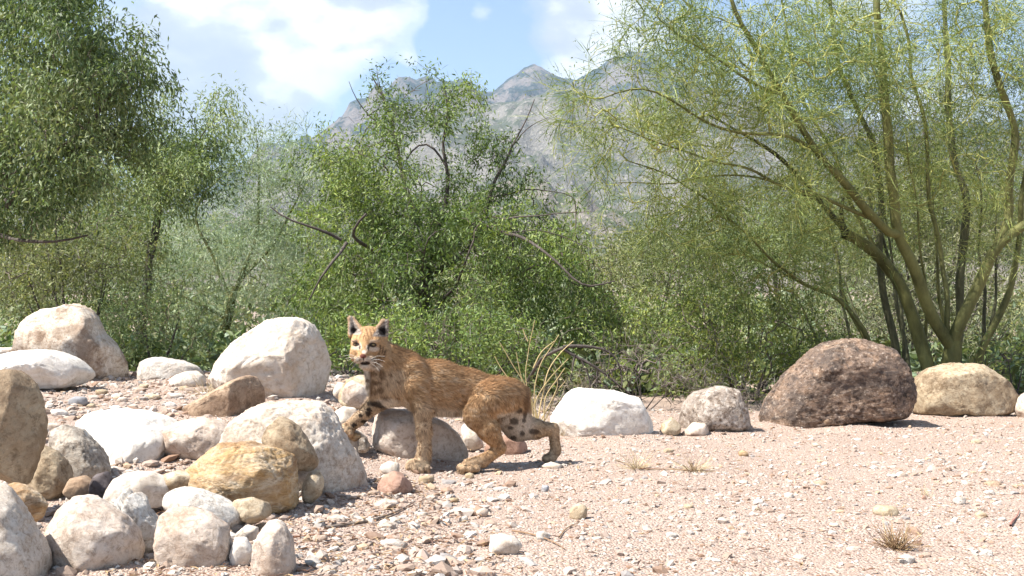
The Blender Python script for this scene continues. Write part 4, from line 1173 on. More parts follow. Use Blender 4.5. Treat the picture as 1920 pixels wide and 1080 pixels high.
shrub('dry_brush', 'grey-brown leafless brush behind the white and mottled boulders', 1210, 7.4, [(1190, 690, 80, 50, 7.4, .4, 140), (1260, 720, 60, 40, 7.3, .3, 80), (1120, 710, 60, 30, 7.5, .3, 50)],
      [lf(4, (0.03, 0.10), (0.0012, 0.002), 0.03, 0.0, [(0.11, 0.09, 0.075), (0.17, 0.145, 0.12), (0.24, 0.21, 0.17)])], 17, nst=7, r0=0.006, step=0.06, twig=(0.14, 0.115, 0.10))
shrub('grey_bush', 'grey-green bush behind the stems of the green-barked tree', 1760, 11.5, [(1700, 560, 170, 110, 11.5, 1.0, 190), (1860, 600, 110, 100, 11.3, .9, 120), (1840, 440, 120, 90, 12.0, .9, 110), (1620, 620, 110, 80, 11.4, .8, 80)],
      [lf(16, (0.04, 0.08), (0.005, 0.009), 0.09, 0.1, [(0.085, 0.10, 0.05), (0.14, 0.155, 0.075), (0.20, 0.21, 0.10), (0.25, 0.25, 0.15)])], 18, nst=6, twig=(0.2, 0.18, 0.14))
shrub('yellow_shrub', 'small yellow-green shrub behind the cream domed boulder', 1900, 8.6, [(1900, 670, 50, 50, 8.6, .4, 60), (1980, 660, 60, 60, 8.6, .4, 40)],
      [lf(8, (0.03, 0.06), (0.005, 0.010), 0.05, 0.1, G_PV)], 19, nst=4, r0=0.01, step=0.08)
shrub('twiggy_brush', 'low grey twiggy brush between the mottled boulder and the dark boulder', 1400, 7.3, [(1395, 745, 60, 40, 7.3, .3, 80), (1330, 720, 50, 30, 7.4, .3, 40)],
      [lf(5, (0.03, 0.10), (0.0012, 0.002), 0.03, 0.0, GREYT), lf(4, (0.02, 0.04), (0.004, 0.007), 0.04, 0.0, G_OLIVE)], 20, nst=6, r0=0.006, step=0.06, twig=(0.15, 0.125, 0.105))
shrub('twiggy_brush', 'low straw-grey brush behind the white boulder beside the dry stalks', 1080, 7.0, [(1080, 745, 70, 40, 7.0, .3, 90), (1020, 760, 50, 30, 7.0, .3, 50)],
      [lf(5, (0.03, 0.10), (0.0012, 0.002), 0.03, 0.0, GREYT + [(0.40, 0.33, 0.22)]), lf(3, (0.02, 0.04), (0.004, 0.007), 0.04, 0.0, G_OLIVE)], 21, nst=6, r0=0.006, step=0.06, twig=(0.17, 0.14, 0.105))
shrub('backing_tree', 'dark green tree closing the view behind the green-barked limbs', 1720, 13.0, [(1640, 400, 190, 130, 13.0, 1.0, 210), (1830, 380, 150, 150, 13.2, 1.0, 190), (1740, 260, 170, 90, 13.0, .9, 110), (1700, 560, 200, 90, 12.8, .8, 120)],
      [lf(26, (0.04, 0.08), (0.005, 0.009), 0.09, 0.2, [(0.05, 0.07, 0.028), (0.09, 0.115, 0.042), (0.14, 0.165, 0.06), (0.21, 0.22, 0.085)]), lf(3, (0.1, 0.3), (0.002, 0.003), 0.02, 0.0, GREYT)], 22, nst=8, r0=0.03, step=0.13, cat='tree', gap=-0.3)
# trees farther off, filling the flat behind
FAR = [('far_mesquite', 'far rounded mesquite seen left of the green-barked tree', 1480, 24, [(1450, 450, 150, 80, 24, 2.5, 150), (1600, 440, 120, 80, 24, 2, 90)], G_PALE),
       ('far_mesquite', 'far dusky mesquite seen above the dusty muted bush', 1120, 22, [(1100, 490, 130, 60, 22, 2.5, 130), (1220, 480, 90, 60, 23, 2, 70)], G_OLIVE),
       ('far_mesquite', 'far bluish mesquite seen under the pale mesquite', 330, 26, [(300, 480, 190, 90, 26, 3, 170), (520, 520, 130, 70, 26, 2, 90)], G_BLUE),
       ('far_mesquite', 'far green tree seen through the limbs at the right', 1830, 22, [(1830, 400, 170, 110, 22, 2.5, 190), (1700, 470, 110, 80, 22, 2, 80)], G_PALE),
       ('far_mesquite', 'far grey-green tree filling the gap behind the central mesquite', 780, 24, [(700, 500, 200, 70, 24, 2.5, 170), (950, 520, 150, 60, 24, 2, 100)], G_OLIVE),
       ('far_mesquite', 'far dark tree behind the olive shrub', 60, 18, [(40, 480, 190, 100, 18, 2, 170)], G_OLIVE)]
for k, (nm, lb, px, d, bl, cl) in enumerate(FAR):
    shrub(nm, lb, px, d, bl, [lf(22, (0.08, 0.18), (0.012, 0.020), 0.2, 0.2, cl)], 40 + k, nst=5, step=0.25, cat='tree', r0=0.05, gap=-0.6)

# low scrub out to the foothills: one mass
g = np.random.default_rng(77)
bag = Bag()
for k in range(1000):
    d = 14 * (28 ** g.random()) if k < 700 else g.uniform(9.0, 15.0)
    px = g.uniform(-350, 2250)
    c = gp(px, d)
    rs = g.uniform(0.5, 1.3) * (1 + d / 150) if k < 700 else g.uniform(0.25, 0.5)
    n_ = int(60 if d < 40 else 28)
    u = g.normal(size=(n_, 3))
    u /= np.linalg.norm(u, axis=1)[:, None]
    u[:, 2] = np.abs(u[:, 2]) * 1.1
    P_ = c + u * rs * (g.random((n_, 1)) ** 0.4)
    s_ = (0.05 + d * 0.0022)
    leaves(bag, P_, u, 2, (s_ * 1.2, s_ * 2.6), (s_ * 0.25, s_ * 0.5), 0.04 * rs, 0.1, [G_OLIVE, G_PALE, G_BLUE][k % 3], g, 0.3)
tag(bag.obj('desert_scrub', M['leaf']), 'low grey-green desert scrub spreading to the foothills', 'scrub', kind='stuff')

# --- dead branch drooping behind the white boulder
D = 7.2
b0 = at(1040, 640, D)
limbs = [([gp(985, D + .7)] + PL(D, (985, 720, .6), (1015, 670, .3), (1060, 652)), 0.013, 0.011), (PL(D, (1058, 655), (1085, 672), (1120, 690), (1150, 715), (1185, 742)), 0.012, 0.005), (PL(D, (1056, 650), (1100, 650), (1140, 655), (1165, 690), (1166, 725)), 0.012, 0.004),
         (PL(D, (1090, 675), (1105, 700), (1108, 735)), 0.009, 0.004), (PL(D, (1078, 665), (1075, 690), (1070, 710)), 0.008, 0.003), (PL(D, (1120, 692), (1118, 715), (1130, 735)), 0.008, 0.003)]
tree('dead_branch', 'dark bare dead branch arching down behind the white boulder', 'branch', gp(985, D + .7), limbs, [(1120, 705, 70, 30, D, .2, 60)], [], M['mesq_bark'], M['leaf'], seed=30, step=0.05, rtip=0.0024, twig_col=(0.05, 0.042, 0.038), wob=0.012, upb=-0.1)

# --- dry stalks beside the white boulder
D = 5.9
def weed(name, label, px, d, stems, seed, colr=(0.50, 0.39, 0.20), r0=0.0042):
    base = gp(px, d)
    root = empty(name, base)
    tag(root, label, 'dry weed')
    rg = np.random.default_rng(seed)
    for st in stems:
        p = resample(PL(d, *st), 0.03, rg, 0.006)
        p[0][2] = min(p[0][2], base[2] + 0.02) if st[0][1] > 740 else p[0][2]
        v, q_ = tube(p, np.linspace(r0, r0 * 0.5, len(p)), 4)
        mesh_obj('stalk', v - base, q_, M['straw'], root, True, col=np.broadcast_to(np.array(colr) * rg.uniform(0.7, 1.15), (len(v), 3)))
    return root


weed('dry_stalks', 'clump of tall dry straw-coloured stalks behind the bobcat\'s rump', 1010, 6.3, [
    [(1002, 800), (998, 755), (985, 720), (965, 690), (935, 640)], [(1004, 800), (990, 740), (985, 700), (992, 650), (1003, 600)], [(1006, 800), (1000, 740), (1010, 690), (1030, 655), (1048, 628)],
    [(1008, 800), (1015, 750), (1025, 700), (1050, 660), (1075, 640)], [(1008, 800), (1030, 760), (1050, 720), (1035, 690)], [(1010, 800), (1000, 760), (1020, 720), (1048, 690), (1066, 672)],
    [(1004, 800), (985, 760), (960, 720), (940, 690), (928, 668)], [(1012, 800), (1028, 775), (1042, 735), (1060, 715)], [(1020, 795), (1022, 740), (1060, 690)], [(990, 640), (980, 615)], [(1000, 690), (1012, 660), (1040, 640)],
    [(1012, 800), (1006, 770), (990, 735), (975, 700), (968, 660)]], 5)


def tuft(name, label, px, py, w, h, n, seed, cols):
    d = ground_hit(px, py)
    base = at(px, py, d)
    g = np.random.default_rng(seed)
    bag = Bag()
    for _ in range(n):
        a = g.uniform(0, 2 * math.pi)
        el = g.uniform(0.15, 1.2)
        L_ = g.uniform(0.4, 1.0) * h * d / F
        dr = np.array((math.cos(a) * math.cos(el) * w / h, math.sin(a) * math.cos(el) * w / h, math.sin(el)))
        p0 = np.array((g.normal(0, .008), g.normal(0, .008), -0.005))
        p = np.array([p0, p0 + dr * L_ * .5 + g.normal(0, .004, 3), p0 + dr * L_ + g.normal(0, .008, 3)])
        v, q_ = tube(p, [0.0013, 0.001, 0.0006], 3)
        bag.add(v, q_, np.array(cols[g.integers(len(cols))]) * g.uniform(.8, 1.2))
    o = bag.obj(name, M['straw'])
    o.location = base
    tag(o, label, 'dry grass')


STR = [(0.42, 0.33, 0.20), (0.33, 0.24, 0.14), (0.50, 0.42, 0.28)]
BRN = [(0.22, 0.14, 0.08), (0.30, 0.20, 0.11), (0.15, 0.09, 0.055), (0.38, 0.28, 0.15)]
tuft('dry_tuft', 'pale wispy dry tuft on the gravel beyond the upright cream stone', 1195, 880, 60, 50, 70, 1, STR)
tuft('dry_tuft', 'pale dry tuft with brown stems beside the small ochre stone', 1300, 884, 60, 42, 80, 2, STR + BRN[:1])
tuft('dry_tuft', 'brown withered tuft in front of the flat cream stone', 1680, 1030, 60, 70, 160, 3, BRN)
tuft('dry_tuft', 'single wisp of dry grass beside the tiny dark red pebble', 1737, 930, 16, 36, 16, 4, STR)
tuft('dry_tuft', 'dry grass growing in the cleft before the layered rock', 390, 742, 60, 60, 70, 5, STR)
tuft('dry_tuft', 'sparse dry grass in front of the blocky white boulder', 375, 1062, 50, 42, 26, 6, STR)
tuft('weed_seedling', 'tiny green sprout beside the bleached white slab', 338, 842, 10, 24, 14, 7, [(0.12, 0.15, 0.03), (0.2, 0.2, 0.05)])
tuft('dry_tuft', 'dry grass sprouting by the dead branch\'s foot', 1050, 822, 60, 70, 60, 8, STR)


def stick(name, label, pts, r0, colr, seed):
    rg = np.random.default_rng(seed)
    P_ = [at(x, y, ground_hit(x, y)) + np.array((0, 0, 0.008)) for x, y in pts]
    p = resample(P_, 0.03, rg, 0.005)
    p[:, 2] = np.maximum(p[:, 2], ground_h(p[:, 0], p[:, 1]) + r0)
    v, q_ = tube(p, np.linspace(r0, r0 * 0.4, len(p)), 6)
    o = mesh_obj(name, v - p[0], q_, M['straw'], None, True, col=np.broadcast_to(np.array(colr), (len(v), 3)), loc=p[0])
    tag(o, label, 'twig')


stick('fallen_stick', 'long grey fallen stick lying on leaf litter before the granite boulder', [(610, 995), (660, 986), (710, 978), (745, 962), (778, 945)], 0.006, (0.20, 0.16, 0.13), 1)
stick('fallen_twig', 'thin brown twig on the gravel between the two white half buried stones', [(960, 1000), (1010, 1008), (1040, 1022), (1060, 1034)], 0.003, (0.24, 0.15, 0.09), 2)
stick('fallen_twig', 'short forked brown twig near the upright cream stone', [(1048, 1012), (1060, 995), (1085, 985)], 0.0028, (0.26, 0.17, 0.10), 3)
stick('fallen_twig', 'reddish brown twig at the edge of the leaf litter', [(550, 1012), (590, 1005), (640, 1012)], 0.003, (0.20, 0.09, 0.05), 4)
stick('fallen_twig', 'dark thin twig lying under the pale dry tufts', [(1200, 882), (1260, 884), (1340, 886)], 0.003, (0.18, 0.10, 0.06), 5)
stick('fallen_twig', 'reddish twig slanting on the gravel before the knobbly brown stone', [(1895, 990), (1905, 975), (1912, 962)], 0.004, (0.30, 0.14, 0.11), 6)
# ------------------------------------------------------------------ the bobcat
CD = 4.55                       # distance of its middle plane


def proj(P):
    rel = np.asarray(P) - np.array((0, 0, HC))
    dep = rel[:, 1] * math.cos(PITCH) + rel[:, 2] * math.sin(PITCH)
    up = -rel[:, 1] * math.sin(PITCH) + rel[:, 2] * math.cos(PITCH)
    return 960 + F * rel[:, 0] / dep, 540 - F * up / dep


PXM = CD / F                    # metres per photograph pixel
prims = []                      # (kind, data..., k)


def cap(a, b, k=0.02, sq=None):
    """tapered capsule; a, b = (px, py, dy, radius px)"""
    prims.append(('c', at(a[0], a[1], CD + a[2]), at(b[0], b[1], CD + b[2]), a[3] * PXM, b[3] * PXM, k))


def ell(px, py, dy, rx, ry, rz, k=0.02):
    prims.append(('e', at(px, py, CD + dy), np.array((rx, ry, rz)) * PXM, None, None, k))


def trip(a, b, c, r, k=0.006):
    prims.append(('t', at(a[0], a[1], CD + a[2]), at(b[0], b[1], CD + b[2]), at(c[0], c[1], CD + c[2]), r * PXM, k))


# trunk
ell(762, 709, -.005, 46, 37, 45, .03)
ell(815, 722, .01, 62, 38, 48, .03)
ell(800, 742, .01, 48, 30, 34, .03)
ell(868, 730, .025, 58, 33, 40, .03)
ell(850, 745, .02, 44, 26, 31, .03)
ell(928, 741, .04, 52, 34, 36, .03)
ell(958, 747, .045, 32, 33, 36, .02)
# chest and neck
ell(728, 722, -.02, 40, 33, 41, .03)
cap((752, 695, -.01, 37), (712, 664, -.05, 27), .03)
cap((728, 715, -.03, 36), (700, 672, -.07, 25), .03)
cap((760, 680, 0, 20), (724, 662, -.035, 18), .02)
# near foreleg
ell(778, 712, -.065, 23, 15, 37, .025)
cap((780, 725, -.075, 23), (792, 765, -.085, 17), .02)
cap((792, 763, -.085, 16.5), (795, 800, -.088, 13.5), .015)
cap((795, 800, -.088, 13.5), (796, 840, -.088, 11.5), .015)
cap((796, 840, -.088, 12), (790, 868, -.095, 13), .012)
ell(783, 872, -.11, 21, 22, 11, .012)
for x, y, dy in ((767, 876, -.135), (778, 879, -.15), (790, 880, -.15), (800, 877, -.135)):
    ell(x, y, dy, 6.5, 9, 7, .006)
# far foreleg, reaching forward
cap((722, 738, .035, 24), (704, 757, .045, 16), .02)
cap((704, 757, .045, 15.5), (672, 786, .05, 12), .015)
cap((672, 786, .05, 12), (652, 803, .04, 11.5), .012)
ell(648, 806, .03, 15, 17, 10, .012)
for x, y, dy in ((640, 808, .008), (648, 812, .0), (657, 812, .0)):
    ell(x, y, dy, 5.5, 8, 6, .006)
# near hind leg
ell(928, 747, -.035, 44, 20, 33, .025)
cap((920, 752, -.05, 32), (893, 780, -.072, 23), .025)
cap((894, 781, -.078, 22), (917, 807, -.083, 20.5), .022)
cap((917, 807, -.085, 20), (937, 838, -.08, 10.5), .012)
cap((938, 840, -.08, 11), (905, 864, -.085, 10.5), .012)
cap((905, 864, -.085, 10.5), (878, 872, -.095, 11), .012)
for x, y, dy in ((865, 876, -.10), (870, 878, -.125), (882, 879, -.13), (893, 878, -.12)):
    ell(x, y, dy, 7.5, 8, 6, .006)
# far hind leg, stretched back
cap((962, 762, .07, 31), (974, 798, .095, 26), .02)
cap((944, 778, .055, 24), (966, 798, .09, 24), .02)
cap((974, 800, .095, 26), (1003, 804, .105, 19), .02)
cap((1003, 804, .105, 18), (1037, 804, .115, 11), .015)
cap((1037, 804, .115, 11), (1042, 845, .11, 9), .01)
cap((1042, 845, .11, 9.5), (1034, 858, .10, 10), .01)
ell(1028, 860, .09, 12, 14, 8, .01)
# bobbed tail, pressed down
cap((982, 735, .06, 10), (987, 772, .075, 7), .012)
# head
HD = -.075
ell(691, 642, HD, 31, 33, 29, .015)
ell(689, 654, HD - .02, 27, 28, 24, .015)
cap((686, 640, HD - .05, 15), (682, 664, HD - .087, 9.5), .012)          # forehead to nose
cap((684, 662, HD - .075, 11), (681.5, 667, HD - .098, 7.5), .008)        # nose
ell(675, 673, HD - .085, 10, 12, 8, .006)                                 # whisker pads
ell(691, 674, HD - .078, 12, 13, 9, .006)
ell(685.5, 686, HD - .066, 11, 13, 7.5, .008)                             # chin
ell(708, 668, HD - .02, 15, 17, 18, .012)                                 # ruff
ell(712, 678, HD + .005, 11, 14, 17, .012)
ell(668, 664, HD - .025, 11, 15, 15, .012)
ell(669, 638, HD - .055, 9, 9, 5, .008)                                   # brows
ell(699, 639, HD - .058, 11, 9, 5, .008)
# ears: broad cupped blades
for t1, t2, bl, br, back in (((656.5, 597, HD + .010), (662, 599, HD + .014), (657, 630, HD - .002), (677, 617, HD - .006), (667, 622, HD + .022)),
                             ((718, 603, HD + .018), (725, 604, HD + .022), (705, 618, HD - .004), (723, 637, HD + .014), (716, 624, HD + .036))):
    trip(t1, bl, back, 3.8)
    trip(t2, br, back, 3.8)
    trip(t1, t2, back, 3.8)
CUT = [('c', at(677, 682.5, CD + HD - .125), at(694, 681.5, CD + HD - .115), 3.6 * PXM, 3.0 * PXM)]


def sd_prim(p, P):
    if p[0] == 'c':
        a, b, ra, rb = p[1], p[2], p[3], p[4]
        ab = b - a
        t = np.clip(((P - a) @ ab) / (ab @ ab), 0, 1)
        return np.linalg.norm(P - a - t[..., None] * ab, axis=-1) - (ra + (rb - ra) * t)
    if p[0] == 'e':
        r = p[2]
        q = (P - p[1]) / r
        k0 = np.linalg.norm(q, axis=-1)
        k1 = np.linalg.norm(q / r, axis=-1)
        return k0 * (k0 - 1.0) / np.maximum(k1, 1e-6)
    a, b, c, r = p[1], p[2], p[3], p[4]
    # distance to a triangle: plane projection if inside, else the nearest edge
    def seg(u, v):
        d = v - u
        t = np.clip(((P - u) @ d) / (d @ d), 0, 1)
        return np.linalg.norm(P - u - t[..., None] * d, axis=-1)
    n = np.cross(b - a, c - a)
    n = n / np.linalg.norm(n)
    ins = np.ones(P.shape[:-1], bool)
    for u, v in ((a, b), (b, c), (c, a)):
        ins &= ((P - u) @ np.cross(n, v - u)) >= 0
    e = np.minimum(np.minimum(seg(a, b), seg(b, c)), seg(c, a))
    return np.where(ins, np.abs((P - a) @ n), e) - r


def sdf_pts(P):
    f = np.full(P.shape[:-1], 1.0)
    for p in prims:
        d = sd_prim(p, P)
        k = p[-1]
        h = np.clip(0.5 + 0.5 * (f - d) / k, 0, 1)
        f = f * (1 - h) + d * h - k * h * (1 - h)
    for p in CUT:
        f = np.maximum(f, -sd_prim(p, P))
    return f


lo = at(628, 590, CD) * 1.0
x0, x1 = at(622, 700, CD)[0], at(1068, 700, CD)[0]
hx0, hx1 = at(644, 640, CD)[0], at(736, 640, CD)[0]
z0, z1 = -0.03, at(700, 580, CD)[2]
hz0 = at(700, 700, CD)[2]
xs = np.concatenate([np.arange(x0, hx0, .0048), np.arange(hx0, hx1, .0027), np.arange(hx1, x1, .0048)])
zs = np.concatenate([np.arange(z0, hz0, .0048), np.arange(hz0, z1, .0027)])
ys = np.arange(CD - .30, CD + .22, .0042)
shape = (len(xs), len(ys), len(zs))
f = np.full(shape, 1.0, np.float32)


def pbox(p):
    if p[0] == 'c':
        r = max(p[3], p[4])
        return np.minimum(p[1], p[2]) - r, np.maximum(p[1], p[2]) + r
    if p[0] == 'e':
        return p[1] - p[2], p[1] + p[2]
    q = np.stack([p[1], p[2], p[3]])
    return q.min(0) - p[4], q.max(0) + p[4]


for p in prims:
    a, b = pbox(p)
    pad = p[-1] + 0.02
    s0 = [np.searchsorted(c, v - pad) for c, v in zip((xs, ys, zs), a)]
    s1 = [np.searchsorted(c, v + pad) for c, v in zip((xs, ys, zs), b)]
    sl_ = tuple(slice(i, j) for i, j in zip(s0, s1))
    if any(j <= i for i, j in zip(s0, s1)):
        continue
    P = np.stack(np.meshgrid(xs[sl_[0]], ys[sl_[1]], zs[sl_[2]], indexing='ij'), -1)
    d = sd_prim(p, P)
    k = p[-1]
    g0 = f[sl_]
    h = np.clip(0.5 + 0.5 * (g0 - d) / k, 0, 1)
    f[sl_] = g0 * (1 - h) + d * h - k * h * (1 - h)
for p in CUT:
    a, b = pbox(p)
    sl_ = tuple(slice(np.searchsorted(c, v - .02), np.searchsorted(c, w + .02)) for c, v, w in zip((xs, ys, zs), a, b))
    P = np.stack(np.meshgrid(xs[sl_[0]], ys[sl_[1]], zs[sl_[2]], indexing='ij'), -1)
    f[sl_] = np.maximum(f[sl_], -sd_prim(p, P))


def surface_nets(f):
    nx, ny, nz = f.shape
    s = f < 0
    cs = (nx - 1, ny - 1, nz - 1)
    cnt = np.zeros(cs, np.float32)
    acc = np.zeros(cs + (3,), np.float32)
    cor = [(i, j, k) for i in (0, 1) for j in (0, 1) for k in (0, 1)]

    def V(c, arr):
        return arr[c[0]:nx - 1 + c[0], c[1]:ny - 1 + c[1], c[2]:nz - 1 + c[2]]
    for a in cor:
        for ax in range(3):
            if a[ax]:
                continue
            b = list(a)
            b[ax] = 1
            m = V(a, s) != V(b, s)
            if not m.any():
                continue
            fa, fb = V(a, f)[m], V(b, f)[m]
            t = fa / (fa - fb)
            cnt[m] += 1
            q = np.tile(np.array(a, np.float32), (len(t), 1))
            q[:, ax] += t
            acc[m] += q
    act = cnt > 0
    ids = np.full(cs, -1, np.int64)
    ids[act] = np.arange(act.sum())
    vi = np.argwhere(act).astype(np.float32) + acc[act] / cnt[act][:, None]
    quads = []
    for ax in range(3):
        o1, o2 = (ax + 1) % 3, (ax + 2) % 3
        a_sl, b_sl = [slice(None)] * 3, [slice(None)] * 3
        a_sl[ax], b_sl[ax] = slice(0, -1), slice(1, None)
        m = s[tuple(a_sl)] != s[tuple(b_sl)]
        e = np.argwhere(m)
        ok = (e[:, o1] > 0) & (e[:, o2] > 0) & (e[:, o1] < f.shape[o1] - 1) & (e[:, o2] < f.shape[o2] - 1)
        e = e[ok]
        q = []
        for d1, d2 in ((-1, -1), (0, -1), (0, 0), (-1, 0)):
            c = e.copy()
            c[:, o1] += d1
            c[:, o2] += d2
            q.append(ids[c[:, 0], c[:, 1], c[:, 2]])
        q = np.stack(q, 1)
        fl = ~s[e[:, 0], e[:, 1], e[:, 2]]
        q[fl] = q[fl][:, ::-1]
        quads.append(q)
    return vi, np.concatenate(quads)


vi, quads = surface_nets(f)
cv = np.stack([np.interp(vi[:, 0], np.arange(len(xs)), xs), np.interp(vi[:, 1], np.arange(len(ys)), ys), np.interp(vi[:, 2], np.arange(len(zs)), zs)], 1)
# smooth a little
e = np.concatenate([quads[:, [0, 1]], quads[:, [1, 2]], quads[:, [2, 3]], quads[:, [3, 0]]])
deg = np.bincount(e.ravel(), minlength=len(cv)).astype(float)
for w in (0.5, -0.52, 0.5, -0.52, 0.35):
    av = np.zeros_like(cv)
    for k in range(3):
        av[:, k] = (np.bincount(e[:, 0], cv[e[:, 1], k], len(cv)) + np.bincount(e[:, 1], cv[e[:, 0], k], len(cv))) / np.maximum(deg, 1)
    cv = cv + w * (av - cv)


def vnormals(v, q):
    n = np.cross(v[q[:, 2]] - v[q[:, 0]], v[q[:, 3]] - v[q[:, 1]])
    out = np.zeros_like(v)
    for k in range(4):
        for a in range(3):
            out[:, a] += np.bincount(q[:, k], n[:, a], len(v))
    return out / np.maximum(np.linalg.norm(out, axis=1), 1e-12)[:, None]


cn = vnormals(cv, quads)
if (cn * (cv - cv.mean(0))).sum() < 0:
    quads = quads[:, ::-1]
    cn = -cn
# muscle and coat relief
cv = cv + cn * (0.0022 * fbm(cv * np.array((14, 14, 14)), 3) * sstep(.10, .2, np.linalg.norm(cv - at(690, 645, CD + HD), axis=1)))[:, None]

TAN, RED, PALE, WHT, DRK, BRN_ = (np.array(c) for c in ((0.40, 0.238, 0.118), (0.33, 0.165, 0.070), (0.48, 0.355, 0.235), (0.58, 0.50, 0.41), (0.022, 0.015, 0.012), (0.13, 0.065, 0.030)))


def coat(P, N):
    px, py = proj(P)
    dy = P[:, 1] - CD
    c = np.tile(TAN, (len(P), 1))

    def mix(w, col):
        nonlocal c
        w = np.clip(w, 0, 1)[:, None]
        c = c * (1 - w) + np.asarray(col) * w

    def dot(x, y, rx, ry, soft=0.5):
        r = np.hypot((px - x) / rx, (py - y) / ry)
        return 1 - sstep(1 - soft * 0.5, 1 + soft * 0.6, r)
    head = np.hypot((px - 691) / 44, (py - 642) / 54) < 1
    head |= (py < 640) & (px < 734)
    head &= dy < -.005
    hw = head.astype(float)
    body = 1 - hw
    # ticking that follows the lie of the hair
    st = fbm(P * np.array((26, 40, 60)) + 3, 3, 0.6)
    mix(0.58 * sstep(0.05, 0.7, st) * body, BRN_ * 1.25)
    mix(0.6 * sstep(0.05, 0.65, -st) * body, PALE)
    mix(0.75 * sstep(0.35, 0.9, N[:, 2]) * body * sstep(800, 740, py), RED)
    # flank, belly and inner sides paler
    mix(0.55 * sstep(738, 778, py) * sstep(745, 790, px) * sstep(880, 850, px) * body, PALE)
    mix(0.9 * sstep(-0.45, -0.8, N[:, 2]) * body * (py < 800), WHT)
    inner = (sstep(-.04, -.015, dy) * sstep(932, 945, px) * sstep(762, 780, py) * sstep(1012, 990, px))
    mix(inner * 0.85, WHT * 0.85)
    # chest
    ch = sstep(770, 745, px) * sstep(685, 700, py) * sstep(785, 770, py) * body
    mix(ch * 0.7, PALE)
    nb = fbm(P * 38 + 11, 2)
    mix(ch * 0.75 * sstep(0.22, 0.5, nb), BRN_)
    mix(dot(683, 714, 11, 34) * body, WHT)
    mix(dot(722, 752, 24, 9) * body, WHT)
    # legs: paler with short dark dashes
    leg = sstep(752, 775, py) * ((px > 762) & (px < 815) & (dy < -.03) | (px < 712)).astype(float)
    hleg = (sstep(775, 800, py) * (px > 855) * (px < 955) * (dy < -.02)).astype(float)
    far = ((px > 1005) & (py > 775)).astype(float)
    mix(0.55 * np.clip(leg + far, 0, 1), PALE)
    ns = fbm(P * np.array((46, 46, 95)) + 5, 2)
    mix(0.75 * np.clip(leg + 0.6 * hleg + 0.7 * far, 0, 1) * sstep(0.15, 0.42, ns), BRN_)
    sp = fbm(P * 52 + 41, 2)
    mix(0.55 * sstep(0.35, 0.6, sp) * body * sstep(715, 745, py) * (px > 850) * (dy < .03), BRN_)
    mix(0.45 * sstep(845, 870, py) * body, PALE)
    for x, y, rx, ry in ((701, 753, 13, 6), (690, 771, 5, 10), (676, 778, 4, 4), (682, 789, 6, 4), (664, 796, 6, 4), (712, 760, 8, 4)):
        mix(dot(x, y, rx, ry) * (px < 730) * 0.95, DRK)
    for x, y, rx, ry in ((963.7, 789, 8, 7), (957, 801, 6, 3.5), (979, 812, 5, 5), (1001, 808, 10, 5), (962, 820, 7, 4), (949, 822, 4, 3), (982, 787, 3.5, 5), (972, 766, 7, 5), (984, 775, 4, 8)):
        mix(dot(x, y, rx, ry) * sstep(-.04, -.015, dy) * 0.85, DRK * 1.6)
    for x, y, rx, ry in ((773, 878, 1.2, 5), (784, 881, 1.2, 5), (795, 880, 1.2, 5)):
        mix(dot(x, y, rx, ry) * 0.6, BRN_)
    mix(dot(986, 752, 5, 22) * 0.7, BRN_)
    # collar patches
    fs0, fs1 = fbm(P * 60 + 1, 2), fbm(P * 60 + 31, 2)
    for x, y, rx, ry in ((715, 700, 5, 8), (708, 715, 6, 4), (699, 714, 6, 4), (688, 710, 5, 4), (699, 698, 6, 3), (705, 690, 4, 4), (692, 722, 5, 5), (712, 728, 6, 5), (700, 733, 6, 4), (722, 742, 7, 4)):
        mix(dot(x + 2.5 * fs0, y + 2.5 * fs1, rx * 1.1, ry * 1.1, 1.0) * 0.8 * body, BRN_ * 0.8)
    # ---- face
    front = hw * sstep(0.15, -0.25, N[:, 1])
    mix(0.0 * hw, PALE)
    str_ = np.sin((px - 685 - (py - 640) * 0.32 * np.sign(px - 684)) * 2 * math.pi / 6.6)
    mix(front * sstep(642, 634, py) * sstep(613, 620, py) * sstep(22, 15, np.abs(px - 686)) * sstep(0.2, 0.8, str_) * 0.7, BRN_)
    fs = fbm(P * np.array((70, 70, 45)) + 8, 2)
    mix(hw * 0.45 * sstep(0.1, 0.5, fs), BRN_)
    for x, y, rx, ry in ((669, 652.5, 8, 4.0), (700, 655, 10, 4.5), (664, 640, 6, 2.6), (701, 640.5, 9, 2.8), (675, 650, 3, 6), (689, 652, 3, 5)):
        mix(front * dot(x, y, rx, ry, 0.8) * (0.35 if y < 645 else 0.65), WHT)
    for x, y, rx, ry in ((675.5, 676, 10, 7), (692, 677, 13, 8), (685, 690, 12, 6), (704, 684, 10, 9), (683, 660, 4, 3.5)):
        mix(hw * dot(x, y, rx, ry, 0.8) * 0.75, WHT)
    for s0_, x0_ in ((-1, 672), (1, 693)):
        for q in range(3):
            mix(front * (1 - sstep(0.5, 1.2, np.abs(py - (671 + q * 3.1)))) * dot(x0_ + s0_ * 2, 674, 8, 6) * 0.55, BRN_)
    r1_ = np.hypot(px - 690, (py - 652) * 0.95)
    ang = np.degrees(np.arctan2(py - 652, px - 690))
    for ra, wd, a0, a1 in ((22.5, 1.5, -12, 75), (27.5, 1.6, 0, 70), (32.5, 1.8, 10, 75)):
        mix(hw * (1 - sstep(wd * .5, wd * 1.4, np.abs(r1_ - ra))) * sstep(a0 - 8, a0 + 4, ang) * sstep(a1 + 8, a1 - 4, ang) * 0.9, BRN_ * 0.55)
    mix(hw * (1 - sstep(.7, 2, np.abs(r1_ - 25))) * sstep(110, 122, ang) * sstep(172, 160, ang) * 0.6, BRN_ * 0.8)
